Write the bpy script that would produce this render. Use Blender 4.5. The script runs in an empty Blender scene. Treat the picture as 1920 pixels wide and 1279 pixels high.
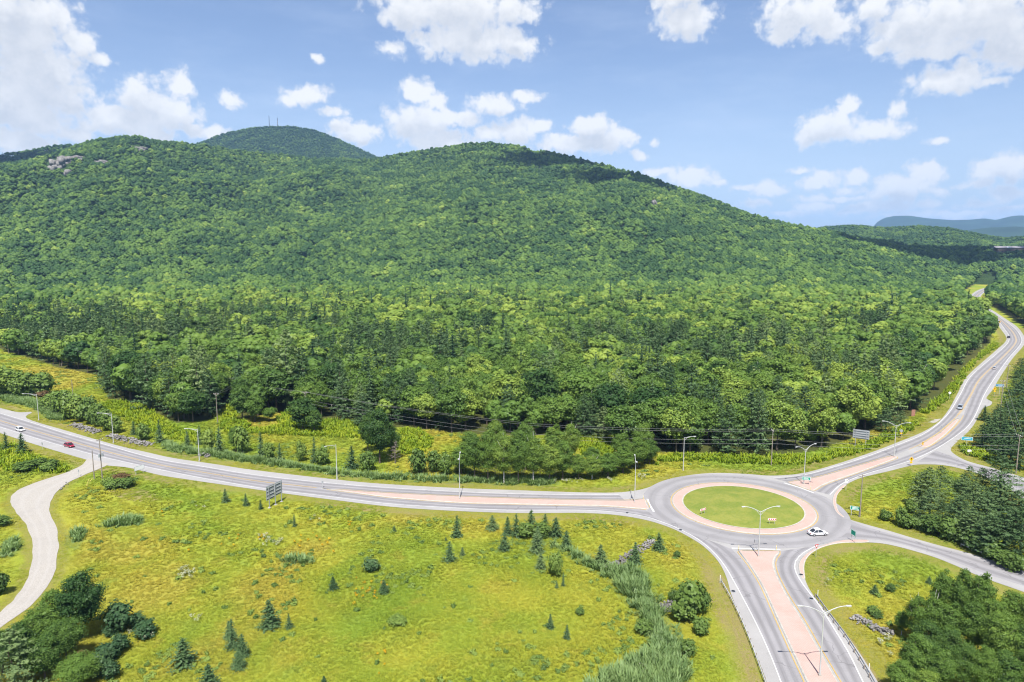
import bpy, bmesh, math, random
import numpy as np
from mathutils import Vector, Matrix
from mathutils.geometry import delaunay_2d_cdt

random.seed(7)
rng = np.random.default_rng(11)
scene = bpy.context.scene
COL = scene.collection

# ------------------------------------------------------------------ camera
FPX, TH, CAMH = 1281.0, math.atan(170 / 1281), 63.0
cam_data = bpy.data.cameras.new('camera')
cam_data.sensor_width = 36.0
cam_data.lens = 36.0 * FPX / 1920.0
cam_data.clip_start = 0.5
cam_data.clip_end = 60000
cam = bpy.data.objects.new('camera', cam_data)
COL.objects.link(cam)
cam.location = (0, 0, CAMH)
cam.rotation_euler = (math.radians(90) - TH, 0, 0)
scene.camera = cam

SUN_EL, SUN_AZ = math.radians(60.5), math.radians(181)      # azimuth clockwise from +Y: behind the camera
EXPOSURE = 1.1
HAZE = 6.0e-5
scene.view_settings.view_transform = 'Standard'
scene.view_settings.look = 'None'
scene.view_settings.exposure = EXPOSURE
scene.view_settings.gamma = 1.0
scene.view_settings.use_curve_mapping = False
cy = scene.cycles
cy.max_bounces = 4
cy.diffuse_bounces = 2
cy.glossy_bounces = 2
cy.transmission_bounces = 3
cy.transparent_max_bounces = 8
cy.volume_bounces = 0
cy.filter_width = 1.15
cy.use_denoising = True
cy.denoiser = 'OPENIMAGEDENOISE'
cy.denoising_input_passes = 'RGB_ALBEDO_NORMAL'
cy.denoising_prefilter = 'ACCURATE'
cy.denoising_quality = 'HIGH'
cy.caustics_reflective = False
cy.caustics_refractive = False
cy.use_adaptive_sampling = True
cy.adaptive_threshold = 0.01

sd = Vector((math.sin(SUN_AZ) * math.cos(SUN_EL), math.cos(SUN_AZ) * math.cos(SUN_EL), math.sin(SUN_EL)))
sun_data = bpy.data.lights.new('sun', 'SUN')
sun_data.energy = 4.3
sun_data.angle = math.radians(0.53)
sun_data.color = (1.0, 0.955, 0.88)
sun = bpy.data.objects.new('sun', sun_data)
COL.objects.link(sun)
sun.rotation_euler = sd.to_track_quat('Z', 'Y').to_euler()
sun.location = (0, -300, 600)


# ------------------------------------------------------------------ photo geometry: pixel -> direction, ground point
def ray(px, py):
    a = (px - 960) / FPX
    b = -(py - 639.5) / FPX
    return (a, math.cos(TH) + b * math.sin(TH), -math.sin(TH) + b * math.cos(TH))


def P(px, py, z=0.0):
    d = ray(px, py)
    t = (z - CAMH) / d[2]
    return Vector((d[0] * t, d[1] * t, z))


def pix(x, y, z):
    """world -> photo pixel (arrays)"""
    c, s = math.cos(TH), math.sin(TH)
    dz = z - CAMH
    f = y * c - dz * s
    u = y * s + dz * c
    return 960 + FPX * x / f, 639.5 - FPX * u / f


def azel(px, py):
    d = ray(px, py)
    return math.degrees(math.atan2(d[0], d[1])), math.degrees(math.atan2(d[2], math.hypot(d[0], d[1])))


# ------------------------------------------------------------------ node helpers
class NT:
    def __init__(s, tree):
        s.t = tree

    def n(s, typ, props=None, **ins):
        nd = s.t.nodes.new(typ)
        for k, v in (props or {}).items():
            setattr(nd, k, v)
        for k, v in ins.items():
            key = int(k[1:]) if k[0] == 'i' and k[1:].isdigit() else k.replace('_', ' ')
            sock = nd.inputs[key]
            if isinstance(v, bpy.types.NodeSocket):
                s.t.links.new(v, sock)
            else:
                sock.default_value = v
        return nd

    def m(s, op, a, b=0.0, c=0.0, clamp=False):
        nd = s.n('ShaderNodeMath', {'operation': op, 'use_clamp': clamp}, i0=a, i1=b)
        if isinstance(c, bpy.types.NodeSocket) or c != 0.0:
            if isinstance(c, bpy.types.NodeSocket):
                s.t.links.new(c, nd.inputs[2])
            else:
                nd.inputs[2].default_value = c
        return nd.outputs[0]

    def vm(s, op, a, b=(0, 0, 0)):
        nd = s.n('ShaderNodeVectorMath', {'operation': op}, i0=a, i1=b)
        return nd.outputs[1] if op in ('LENGTH', 'DOT_PRODUCT', 'DISTANCE') else nd.outputs[0]

    def ss(s, v, lo, hi, a=0.0, b=1.0):
        nd = s.n('ShaderNodeMapRange', {'interpolation_type': 'SMOOTHSTEP'}, i0=v, i1=lo, i2=hi, i3=a, i4=b)
        return nd.outputs[0]

    def mix(s, f, a, b, blend='MIX'):
        nd = s.n('ShaderNodeMix', {'data_type': 'RGBA', 'blend_type': blend}, i0=f)
        for k, v in ((6, a), (7, b)):
            if isinstance(v, bpy.types.NodeSocket):
                s.t.links.new(v, nd.inputs[k])
            else:
                nd.inputs[k].default_value = (*v, 1.0) if len(v) == 3 else v
        return nd.outputs[2]

    def noise(s, vec, scale, detail=3.0, rough=0.55, dist=0.0):
        nd = s.n('ShaderNodeTexNoise', None, Vector=vec, Scale=scale, Detail=detail, Roughness=rough, Distortion=dist)
        return nd.outputs[0]


def new_mat(name):
    m = bpy.data.materials.new(name)
    m.use_nodes = True
    m.node_tree.nodes.clear()
    return m, NT(m.node_tree)


def out(nt, shader, disp=None):
    o = nt.n('ShaderNodeOutputMaterial')
    nt.t.links.new(shader, o.inputs[0])


def bsdf(nt, color, rough=0.8, metal=0.0, spec=0.3, normal=None):
    b = nt.n('ShaderNodeBsdfPrincipled', None, Roughness=rough, Metallic=metal)
    b.inputs['Specular IOR Level'].default_value = spec
    if isinstance(color, bpy.types.NodeSocket):
        nt.t.links.new(color, b.inputs['Base Color'])
    else:
        b.inputs['Base Color'].default_value = (*color, 1)
    if normal is not None:
        nt.t.links.new(normal, b.inputs['Normal'])
    return b.outputs[0]


# ------------------------------------------------------------------ world: Nishita sky + cumulus clouds at infinity
CLOUDS = [  # photo px centre, radii, weight
    (70, 170, 150, 90, .75), (250, 225, 150, 40, .7), (30, 50, 120, 100, 1), (60, 135, 105, 70, 1), (112, 35, 30, 38, .9), (150, 78, 42, 26, 1), (183, 106, 22, 18, .9),
    (0, 195, 90, 50, 1), (70, 225, 90, 38, .9), (135, 205, 55, 26, .8), (30, 262, 75, 28, 1), (130, 250, 70, 18, .6),
    (268, 185, 56, 44, 1), (336, 162, 26, 32, 1), (300, 215, 82, 36, 1), (195, 212, 48, 20, .9), (362, 240, 50, 18, .8),
    (240, 243, 110, 18, .7), (392, 246, 38, 16, 1), (300, 255, 40, 12, .9),
    (433, 185, 27, 19, .9), (593, 108, 22, 13, .55), (575, 178, 48, 22, .95), (535, 192, 32, 16, .7), (622, 207, 45, 13, .6),
    (668, 248, 54, 24, 1), (640, 238, 26, 16, .9),
    (783, 172, 31, 27, 1.1), (815, 190, 26, 22, 1), (785, 232, 62, 42, 1), (845, 220, 62, 24, .95), (925, 197, 62, 20, .95),
    (985, 180, 30, 15, .9), (825, 265, 75, 26, .9),
    (962, 246, 62, 26, .95), (1005, 238, 30, 18, .9), (1112, 240, 48, 26, 1), (1135, 262, 58, 26, 1), (1060, 268, 78, 22, .9),
    (910, 250, 24, 18, .95), (1165, 252, 32, 18, .8), (1195, 292, 22, 12, .8), (1225, 268, 16, 10, .4),
    (850, 15, 150, 48, 1), (880, 78, 112, 40, 1), (965, 82, 48, 36, .9), (738, 92, 34, 22, .7), (765, 25, 60, 34, 1), (960, 20, 60, 30, .9),
    (1286, 38, 56, 42, .95), (1270, -10, 60, 40, .9),
    (1500, 30, 90, 48, .95), (1565, 45, 60, 36, .9), (1460, 70, 40, 16, .7),
    (1740, 50, 130, 60, 1), (1840, 30, 130, 70, 1), (1890, 85, 80, 60, .9), (1672, 85, 48, 20, .9), (1755, 95, 110, 22, .9), (1640, 10, 60, 40, .8),
    (1785, 148, 92, 32, .95), (1865, 152, 50, 12, .75),
    (1560, 235, 66, 34, 1.05), (1590, 202, 26, 24, 1.05), (1530, 255, 40, 26, .95), (1645, 245, 66, 24, .9), (1684, 206, 26, 20, .8), (1760, 262, 36, 12, .5),
    (1300, 330, 38, 18, 1), (1228, 325, 24, 9, .9), (1345, 342, 20, 8, .5),
    (1437, 354, 28, 12, .95), (1540, 340, 32, 14, .95), (1605, 334, 22, 14, .95), (1595, 357, 45, 9, .6),
    (1690, 350, 52, 22, 1), (1735, 325, 34, 20, 1), (1660, 364, 40, 8, .7), (1765, 358, 24, 10, .7),
    (1885, 312, 52, 22, .95), (1855, 328, 42, 12, .8), (1920, 295, 30, 16, .9),
    (1650, 387, 58, 12, .8), (1528, 387, 42, 10, .75), (1420, 382, 34, 9, .65), (1890, 364, 42, 13, .85), (1828, 382, 48, 10, .8), (1740, 384, 26, 9, .6),
    (1560, 372, 90, 9, .6), (1800, 400, 110, 9, .65), (1400, 352, 40, 8, .5), (1830, 345, 40, 12, .7), (1500, 320, 30, 9, .45),
    (1700, 405, 90, 8, .6), (1480, 400, 60, 8, .5), (1590, 398, 40, 8, .6), (1890, 392, 60, 8, .6),
]


def build_world():
    w = bpy.data.worlds.new('World')
    scene.world = w
    w.use_nodes = True
    w.node_tree.nodes.clear()
    def cloud_group(name, min_r, generic):
        """node group: Vector (azimuth, elevation in degrees) -> cloud thickness"""
        g = bpy.data.node_groups.new(name, 'ShaderNodeTree')
        g.interface.new_socket('Vector', in_out='INPUT', socket_type='NodeSocketVector')
        g.interface.new_socket('Value', in_out='OUTPUT', socket_type='NodeSocketFloat')
        q = NT(g)
        gi = g.nodes.new('NodeGroupInput')
        go = g.nodes.new('NodeGroupOutput')
        v = gi.outputs[0]
        nz = q.n('ShaderNodeTexNoise', {'noise_dimensions': '2D'}, Vector=v, Scale=0.55, Detail=3.0, Roughness=0.6)
        p = q.vm('ADD', v, q.vm('MULTIPLY', q.vm('SUBTRACT', nz.outputs[1], (0.5, 0.5, 0.5)), (1.1, 0.8, 0)))
        acc = None
        for cx, cyy, rx, ry, wt in CLOUDS:
            if rx < min_r:
                continue
            a0, e0 = azel(cx, cyy)
            a1, _ = azel(cx + rx, cyy)
            _, e1 = azel(cx, cyy - ry)
            lo = 1.3 if cyy > 310 else 1.0            # the low clouds near the horizon stand a little fuller
            kx, ky = 1 / ((a1 - a0) * 1.75 * lo), 1 / ((e1 - e0) * 1.75 * lo)
            d = q.n('ShaderNodeVectorMath', {'operation': 'MULTIPLY_ADD'}, i0=p, i1=(kx, ky, 0), i2=(-a0 * kx, -e0 * ky, 0)).outputs[0]
            f = q.m('SUBTRACT', 1.0 - (1.0 - min(wt, 1.0)) * 0.45, q.vm('LENGTH', d))
            acc = f if acc is None else q.m('SMOOTH_MAX', acc, f, 0.10)
        acc = q.m('MULTIPLY_ADD', acc, 1.9, -0.56)
        if generic:
            # the rest of the sky, left, right and behind the frame: the same kind of scattered cumulus
            sx = q.n('ShaderNodeSeparateXYZ', None, Vector=v)
            wide = q.m('MAXIMUM', q.ss(q.m('ABSOLUTE', sx.outputs[0]), 40.0, 46.0), q.ss(sx.outputs[1], 20.0, 25.0))
            gn = q.noise(q.vm('MULTIPLY', v, (1.0, 1.9, 0)), 0.085, 2.0, 0.5)
            gen = q.m('MINIMUM', q.m('MULTIPLY_ADD', gn, 5.0, -2.75), 0.9)
            gen = q.m('SUBTRACT', q.m('MULTIPLY', q.m('ADD', gen, 2.0), wide), 2.0)
            acc = q.m('MAXIMUM', acc, gen)
        n1 = q.n('ShaderNodeTexNoise', {'noise_dimensions': '2D'}, Vector=v, Scale=0.75, Detail=8.0 if generic else 3.0, Roughness=0.6).outputs[0]
        acc = q.m('ADD', acc, q.m('MULTIPLY_ADD', n1, 1.15, -0.52))
        if generic:
            n2 = q.n('ShaderNodeTexVoronoi', {'voronoi_dimensions': '2D', 'feature': 'F1'}, Vector=p, Scale=0.9)
            n2.inputs['Detail'].default_value = 2.0
            n2.inputs['Roughness'].default_value = 0.55
            acc = q.m('ADD', acc, q.m('MULTIPLY_ADD', n2.outputs[0], -0.50, 0.20))
        q.t.links.new(acc, go.inputs[0])
        return g

    g_all = cloud_group('cloud_field', 0, True)
    g_big = cloud_group('cloud_field_above', 40, False)

    t = NT(w.node_tree)
    tc = t.n('ShaderNodeTexCoord')
    d = t.n('ShaderNodeSeparateXYZ', None, Vector=tc.outputs['Generated'])
    az = t.m('MULTIPLY', t.m('ARCTAN2', d.outputs[0], d.outputs[1]), 57.29578)
    el = t.m('MULTIPLY', t.m('ARCSINE', d.outputs[2]), 57.29578)
    uv = t.n('ShaderNodeCombineXYZ', None, X=az, Y=el).outputs[0]

    def field(vec, g):
        n = w.node_tree.nodes.new('ShaderNodeGroup')
        n.node_tree = g
        w.node_tree.links.new(vec, n.inputs[0])
        return n.outputs[0]

    f0 = field(uv, g_all)
    f1 = field(t.vm('ADD', uv, (0.0, 1.25, 0)), g_big)           # how much cloud stands above this point
    alpha = t.ss(f0, -0.14, 0.56)
    under = t.m('MULTIPLY', t.ss(f1, -0.05, 1.0), t.ss(f0, 0.05, 0.55))
    rim = t.ss(f0, 0.2, 0.7)
    ccol = t.mix(rim, (0.90, 0.92, 0.96), (1.0, 1.0, 1.0))
    ccol = t.mix(t.m('MULTIPLY', under, t.ss(t.noise(uv, 0.5, 4.0, 0.6), 0.25, 0.75, 0.45, 0.95)), ccol, (0.645, 0.68, 0.75))
    sky = t.n('ShaderNodeTexSky', {'sky_type': 'NISHITA', 'sun_disc': False, 'sun_elevation': SUN_EL,
                                   'sun_rotation': SUN_AZ, 'altitude': 250.0, 'air_density': 1.0,
                                   'dust_density': 1.4, 'ozone_density': 1.6})
    skc = t.vm('MULTIPLY', sky.outputs[0], (0.066, 0.067, 0.074))
    # thin veil of high cloud
    vn = t.noise(t.vm('MULTIPLY', uv, (0.35, 1.3, 0)), 0.25, 5.0, 0.6)
    veil = t.m('MULTIPLY', t.ss(vn, 0.40, 0.85), 0.22)
    lowv = t.ss(el, 0.0, 17.0, 0.50, 0.06)
    veil = t.m('ADD', veil, lowv, clamp=True)
    skc = t.mix(veil, skc, (0.36, 0.42, 0.52))
    # display exposure is EXPOSURE stops up: clouds peak just below white
    k = 1.0 / (2 ** EXPOSURE)
    cl = t.vm('MULTIPLY', ccol, (k * 1.06, k * 1.06, k * 1.06))
    colr = t.mix(t.m('MULTIPLY', alpha, 0.96), skc, cl)
    bg = t.n('ShaderNodeBackground', None, Color=colr, Strength=1.0)
    o = t.n('ShaderNodeOutputWorld')
    t.t.links.new(bg.outputs[0], o.inputs[0])
    w.cycles.sampling_method = 'MANUAL'
    w.cycles.sample_map_resolution = 512


build_world()


# ------------------------------------------------------------------ object helpers
def tag(o, label=None, cat=None, group=None, kind=None):
    if label:
        o['label'] = label
    if cat:
        o['category'] = cat
    if group:
        o['group'] = group
    if kind:
        o['kind'] = kind
    return o


def empty(name, loc, rz=0.0):
    o = bpy.data.objects.new(name, None)
    o.empty_display_size = 0.3
    COL.objects.link(o)
    o.location = loc
    o.rotation_euler = (0, 0, rz)
    return o


def link(name, me, parent=None, loc=None):
    o = bpy.data.objects.new(name, me)
    COL.objects.link(o)
    if parent:
        o.parent = parent
    if loc is not None:
        o.location = loc
    return o


def mesh_np(name, verts, faces, mats=(), midx=None, smooth=False):
    """verts (N,3); faces: (M,k) int array of one polygon size, or list of lists"""
    me = bpy.data.meshes.new(name)
    verts = np.asarray(verts, dtype=np.float32)
    if isinstance(faces, np.ndarray):
        m, k = faces.shape
        me.vertices.add(len(verts))
        me.vertices.foreach_set('co', verts.ravel())
        me.loops.add(m * k)
        me.loops.foreach_set('vertex_index', faces.astype(np.int32).ravel())
        me.polygons.add(m)
        me.polygons.foreach_set('loop_start', (np.arange(m) * k).astype(np.int32))
        me.update(calc_edges=True)
    else:
        me.from_pydata([tuple(map(float, v)) for v in verts], [], [list(map(int, f)) for f in faces])
    for mm in mats:
        me.materials.append(mm)
    if midx is not None:
        me.polygons.foreach_set('material_index', np.asarray(midx, dtype=np.int32))
    if smooth:
        me.polygons.foreach_set('use_smooth', np.ones(len(me.polygons), dtype=bool))
    me.update()
    return me


class MB:
    """collects boxes, tubes, prisms into one mesh"""

    def __init__(s):
        s.v, s.f = [], []

    def box(s, c, size, rot=None, taper=1.0):
        x, y, z = (k / 2 for k in size)
        b = len(s.v)
        for dz in (-1, 1):
            tt = taper if dz > 0 else 1.0
            for dx, dy in ((-1, -1), (1, -1), (1, 1), (-1, 1)):
                p = Vector((dx * x * tt, dy * y * tt, dz * z))
                if rot is not None:
                    p = rot @ p
                s.v.append(Vector(c) + p)
        for f in ((3, 2, 1, 0), (4, 5, 6, 7), (0, 1, 5, 4), (1, 2, 6, 5), (2, 3, 7, 6), (3, 0, 4, 7)):
            s.f.append([b + i for i in f])
        return s

    def tube(s, pts, radii, n=8, cap=True):
        pts = [Vector(p) for p in pts]
        if not hasattr(radii, '__len__'):
            radii = [radii] * len(pts)
        b = len(s.v)
        up = Vector((0.013, 0.021, 1)).normalized()
        for i, p in enumerate(pts):
            t = (pts[min(i + 1, len(pts) - 1)] - pts[max(i - 1, 0)]).normalized()
            if abs(t.dot(up)) > 0.97:
                a = t.cross(Vector((0, 1, 0.01))).normalized()
            else:
                a = t.cross(up).normalized()
            c = t.cross(a).normalized()
            for k in range(n):
                an = 2 * math.pi * k / n
                s.v.append(p + (a * math.cos(an) + c * math.sin(an)) * radii[i])
        for i in range(len(pts) - 1):
            for k in range(n):
                k2 = (k + 1) % n
                s.f.append([b + i * n + k, b + i * n + k2, b + (i + 1) * n + k2, b + (i + 1) * n + k])
        if cap:
            s.f.append([b + k for k in range(n)][::-1])
            s.f.append([b + (len(pts) - 1) * n + k for k in range(n)])
        return s

    def prism(s, poly, axis_off):
        """polygon (list of Vector) extruded by vector"""
        b = len(s.v)
        n = len(poly)
        off = Vector(axis_off)
        s.v += [Vector(p) for p in poly] + [Vector(p) + off for p in poly]
        s.f.append([b + i for i in range(n)][::-1])
        s.f.append([b + n + i for i in range(n)])
        for i in range(n):
            j = (i + 1) % n
            s.f.append([b + i, b + j, b + n + j, b + n + i])
        return s

    def mesh(s, name, mat, smooth=False, bevel=0.0):
        me = bpy.data.meshes.new(name)
        me.from_pydata([tuple(v) for v in s.v], [], s.f)
        bm = bmesh.new()
        bm.from_mesh(me)
        bmesh.ops.recalc_face_normals(bm, faces=bm.faces)
        if bevel:
            bmesh.ops.bevel(bm, geom=list(bm.edges), offset=bevel, segments=2, affect='EDGES', profile=0.6)
        bm.to_mesh(me)
        bm.free()
        me.materials.append(mat)
        if smooth:
            me.polygons.foreach_set('use_smooth', np.ones(len(me.polygons), dtype=bool))
            me.set_sharp_from_angle(angle=math.radians(40))
        me.update()
        return me

    def build(s, name, mat, parent=None, smooth=False, bevel=0.0):
        return link(name, s.mesh(name, mat, smooth, bevel), parent)


# ------------------------------------------------------------------ materials
def geo_pos(nt):
    return nt.n('ShaderNodeNewGeometry').outputs['Position']


def simple(name, col, rough=0.6, metal=0.0, var=0.12, scale=3.0, spec=0.3):
    m, nt = new_mat(name)
    tc = nt.n('ShaderNodeTexCoord').outputs['Object']
    nz = nt.noise(tc, scale, 4.0, 0.6)
    c = nt.mix(nt.ss(nz, 0.3, 0.7), tuple(k * (1 - var) for k in col), tuple(min(1, k * (1 + var)) for k in col))
    out(nt, bsdf(nt, c, rough, metal, spec))
    return m


def leaf_mat(name, dark, mid, light, transl=0.3, patch=0.012, patch_amt=0.5):
    """foliage: hue from per-plant tint, from place, and from leaf to leaf"""
    m, nt = new_mat(name)
    tint = nt.n('ShaderNodeAttribute', {'attribute_type': 'INSTANCER', 'attribute_name': 'tint'}).outputs['Fac']
    info = nt.n('ShaderNodeObjectInfo')
    leaf = nt.n('ShaderNodeAttribute', {'attribute_type': 'GEOMETRY', 'attribute_name': 'leaf'}).outputs['Fac']
    loc = nt.noise(info.outputs['Location'], patch, 2.0, 0.5)
    f = nt.m('ADD', tint, nt.m('MULTIPLY', nt.m('SUBTRACT', loc, 0.5), patch_amt * 2))
    loc2 = nt.noise(info.outputs['Location'], patch * 0.25, 3.0, 0.6)
    f = nt.m('ADD', nt.m('ADD', f, 0.07), nt.m('MULTIPLY', nt.m('SUBTRACT', loc2, 0.5), patch_amt * 1.2))
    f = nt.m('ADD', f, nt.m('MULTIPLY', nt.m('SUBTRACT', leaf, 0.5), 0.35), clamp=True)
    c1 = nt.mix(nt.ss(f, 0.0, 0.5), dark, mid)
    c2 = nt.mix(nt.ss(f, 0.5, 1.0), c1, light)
    d = nt.n('ShaderNodeBsdfDiffuse', None, Color=c2)
    tr = nt.n('ShaderNodeBsdfTranslucent', None, Color=nt.mix(1.0, c2, (1.0, 1.05, 0.55), 'MULTIPLY'))
    mx = nt.n('ShaderNodeMixShader', None, i0=transl)
    nt.t.links.new(d.outputs[0], mx.inputs[1])
    nt.t.links.new(tr.outputs[0], mx.inputs[2])
    gl = nt.n('ShaderNodeBsdfGlossy', None, Roughness=0.45, Color=(0.8, 0.85, 0.8, 1))
    m2 = nt.n('ShaderNodeMixShader', None, i0=0.012)
    nt.t.links.new(mx.outputs[0], m2.inputs[1])
    nt.t.links.new(gl.outputs[0], m2.inputs[2])
    out(nt, m2.outputs[0])
    return m


MATS = {}
MATS['broad'] = leaf_mat('broadleaf_foliage', (0.035, 0.080, 0.023), (0.106, 0.182, 0.033), (0.240, 0.318, 0.054), 0.24, 0.017, 0.6)
MATS['pine'] = leaf_mat('conifer_foliage', (0.034, 0.076, 0.032), (0.088, 0.148, 0.058), (0.185, 0.250, 0.095), 0.2)
MATS['shrub'] = leaf_mat('shrub_foliage', (0.058, 0.105, 0.028), (0.120, 0.190, 0.042), (0.215, 0.290, 0.060), 0.3)
MATS['dead'] = leaf_mat('dead_twigs', (0.16, 0.13, 0.11), (0.22, 0.19, 0.17), (0.30, 0.26, 0.24), 0.0)
MATS['rust'] = leaf_mat('rusty_leaves', (0.085, 0.055, 0.028), (0.115, 0.075, 0.035), (0.15, 0.10, 0.05), 0.2)
MATS['reed'] = leaf_mat('reed_blades', (0.125, 0.205, 0.070), (0.175, 0.265, 0.092), (0.240, 0.335, 0.125), 0.4, 0.06, 0.4)
MATS['fern'] = leaf_mat('fern_fronds', (0.110, 0.185, 0.012), (0.175, 0.255, 0.014), (0.275, 0.330, 0.016), 0.3, 0.05, 0.5)
MATS['flower'] = leaf_mat('wild_flowers', (0.46, 0.26, 0.010), (0.55, 0.33, 0.010), (0.62, 0.42, 0.02), 0.2)
MATS['whiteflower'] = leaf_mat('white_flowers', (0.28, 0.30, 0.18), (0.36, 0.38, 0.25), (0.45, 0.46, 0.34), 0.2)
MATS['bark'] = simple('bark', (0.105, 0.082, 0.062), 0.9, 0, 0.35, 2.0)
MATS['birch'] = simple('birch_bark', (0.52, 0.50, 0.46), 0.8, 0, 0.2, 1.2)
MATS['galv'] = simple('galvanised_steel', (0.50, 0.51, 0.50), 0.5, 0.25, 0.08, 0.6)
MATS['pole'] = simple('weathered_wood', (0.24, 0.205, 0.17), 0.9, 0, 0.25, 0.8)
MATS['white'] = simple('white_paint', (0.78, 0.78, 0.77), 0.5, 0, 0.04)
MATS['signback'] = simple('sign_aluminium', (0.33, 0.355, 0.385), 0.55, 0.3, 0.08, 0.5)
MATS['signdark'] = simple('sign_bracket', (0.10, 0.115, 0.15), 0.6, 0.2)
MATS['green'] = simple('green_sign', (0.0, 0.25, 0.17), 0.45, 0, 0.05)
MATS['blue'] = simple('blue_sign', (0.03, 0.19, 0.36), 0.45, 0, 0.05)
MATS['cyan'] = simple('light_blue_sign', (0.04, 0.33, 0.45), 0.45, 0, 0.05)
MATS['yellow'] = simple('yellow_sign', (0.75, 0.42, 0.008), 0.45, 0, 0.05)
MATS['red'] = simple('red_sign', (0.52, 0.02, 0.03), 0.45, 0, 0.05)
MATS['black'] = simple('black_paint', (0.02, 0.02, 0.022), 0.5, 0, 0.1)
MATS['tyre'] = simple('tyre_rubber', (0.02, 0.02, 0.02), 0.85, 0, 0.1)
MATS['rim'] = simple('alloy_rim', (0.45, 0.45, 0.47), 0.35, 0.6, 0.05)
MATS['lens'] = simple('lamp_lens', (0.65, 0.66, 0.66), 0.25, 0, 0.03)
MATS['tail'] = simple('tail_lens', (0.35, 0.01, 0.01), 0.25, 0, 0.03)
MATS['wire'] = simple('power_wire', (0.34, 0.34, 0.34), 0.7, 0.0, 0.05)
MATS['concrete'] = simple('kerb_concrete', (0.35, 0.335, 0.30), 0.85, 0, 0.14, 1.1)
MATS['yellowline'] = simple('yellow_road_paint', (0.40, 0.27, 0.09), 0.7, 0, 0.12, 0.8)
MATS['whiteline'] = simple('white_road_paint', (0.46, 0.46, 0.46), 0.7, 0, 0.10, 0.6)
MATS['yellowpost'] = simple('yellow_post', (0.62, 0.50, 0.16), 0.6)
MATS['brick'] = simple('red_brick', (0.30, 0.15, 0.11), 0.85, 0, 0.2, 4)


def car_paint(name, col):
    m, nt = new_mat(name)
    b = nt.n('ShaderNodeBsdfPrincipled', None, Roughness=0.3, Metallic=0.15)
    tc = nt.n('ShaderNodeTexCoord').outputs['Object']
    c = nt.mix(nt.ss(nt.noise(tc, 1.5, 3), .3, .7), tuple(k * .95 for k in col), col)
    nt.t.links.new(c, b.inputs['Base Color'])
    b.inputs['Coat Weight'].default_value = 0.6
    b.inputs['Coat Roughness'].default_value = 0.06
    out(nt, b.outputs[0])
    return m


MATS['car_white'] = car_paint('white_car_paint', (0.72, 0.72, 0.72))
MATS['car_red'] = car_paint('red_car_paint', (0.30, 0.008, 0.03))
MATS['car_silver'] = car_paint('silver_car_paint', (0.50, 0.51, 0.53))
MATS['car_dark'] = car_paint('dark_car_paint', (0.025, 0.035, 0.055))
MATS['car_grey'] = car_paint('grey_car_paint', (0.32, 0.36, 0.41))
mg, ntg = new_mat('car_glass')
out(ntg, bsdf(ntg, ntg.mix(ntg.noise(ntg.n('ShaderNodeTexCoord').outputs['Object'], 2.0), (0.012, 0.014, 0.018), (0.03, 0.034, 0.04)), 0.06, 0.0, 0.7))
MATS['glass'] = mg


def asphalt(name, base, tracks=0.0):
    m, nt = new_mat(name)
    pos = geo_pos(nt)
    fine = nt.noise(pos, 6.0, 4.0, 0.7)
    big = nt.noise(pos, 0.12, 3.0, 0.6)
    c = nt.mix(nt.ss(fine, 0.25, 0.75), tuple(k * 0.90 for k in base), tuple(k * 1.10 for k in base))
    c = nt.mix(nt.ss(big, 0.30, 0.72, 0.0, 0.65), c, tuple(k * 1.22 for k in base))
    mot = nt.noise(pos, 0.7, 5.0, 0.7, 0.8)
    c = nt.mix(nt.ss(mot, 0.55, 0.78, 0.0, 0.45), c, tuple(k * 0.72 for k in base))
    if tracks:
        uv = nt.n('ShaderNodeUVMap').outputs[0]
        s = nt.n('ShaderNodeSeparateXYZ', None, Vector=uv)
        u, v = s.outputs[0], s.outputs[1]
        # two rubbed wheel tracks per lane (u runs 0..1 across a lane, v metres along)
        wob = nt.m('MULTIPLY', nt.m('SUBTRACT', nt.noise(nt.n('ShaderNodeCombineXYZ', None, X=v).outputs[0], 0.03), 0.5), 0.22)
        uu = nt.m('ADD', u, wob)
        d1 = nt.m('ABSOLUTE', nt.m('SUBTRACT', uu, 0.27))
        d2 = nt.m('ABSOLUTE', nt.m('SUBTRACT', uu, 0.73))
        t = nt.ss(nt.m('MINIMUM', d1, d2), 0.03, 0.19, 1.0, 0.0)
        streak = nt.noise(nt.n('ShaderNodeCombineXYZ', None, X=nt.m('MULTIPLY', u, 14.0), Y=nt.m('MULTIPLY', v, 0.05)).outputs[0], 1.0, 4.0, 0.6)
        t = nt.m('MULTIPLY', t, nt.ss(streak, 0.25, 0.7, 0.4, 1.0))
        c = nt.mix(nt.m('MULTIPLY', t, tracks), c, tuple(k * 0.55 for k in base))
        c = nt.mix(nt.ss(streak, 0.52, 0.8, 0.0, 0.5), c, tuple(k * 1.25 for k in base))
        # sealed cracks
        vo = nt.n('ShaderNodeTexVoronoi', {'feature': 'DISTANCE_TO_EDGE'}, Vector=nt.vm('ADD', pos, nt.vm('MULTIPLY', nt.n('ShaderNodeTexNoise', None, Vector=pos, Scale=0.3).outputs[1], (6, 6, 0))), Scale=0.07)
        cr = nt.ss(vo.outputs[0], 0.0, 0.008, 0.65, 0.0)
        c = nt.mix(cr, c, tuple(k * 0.55 for k in base))
    bmp = nt.n('ShaderNodeBump', None, Strength=0.25, Distance=0.02, Height=fine)
    out(nt, bsdf(nt, c, 0.88, 0, 0.25, bmp.outputs[0]))
    return m


MATS['shoulder'] = asphalt('shoulder_gravel_asphalt', (0.262, 0.256, 0.252))
MATS['lane'] = asphalt('lane_asphalt', (0.222, 0.215, 0.223), 0.7)
MATS['ring'] = asphalt('ring_asphalt', (0.225, 0.219, 0.225), 0.45)


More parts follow.
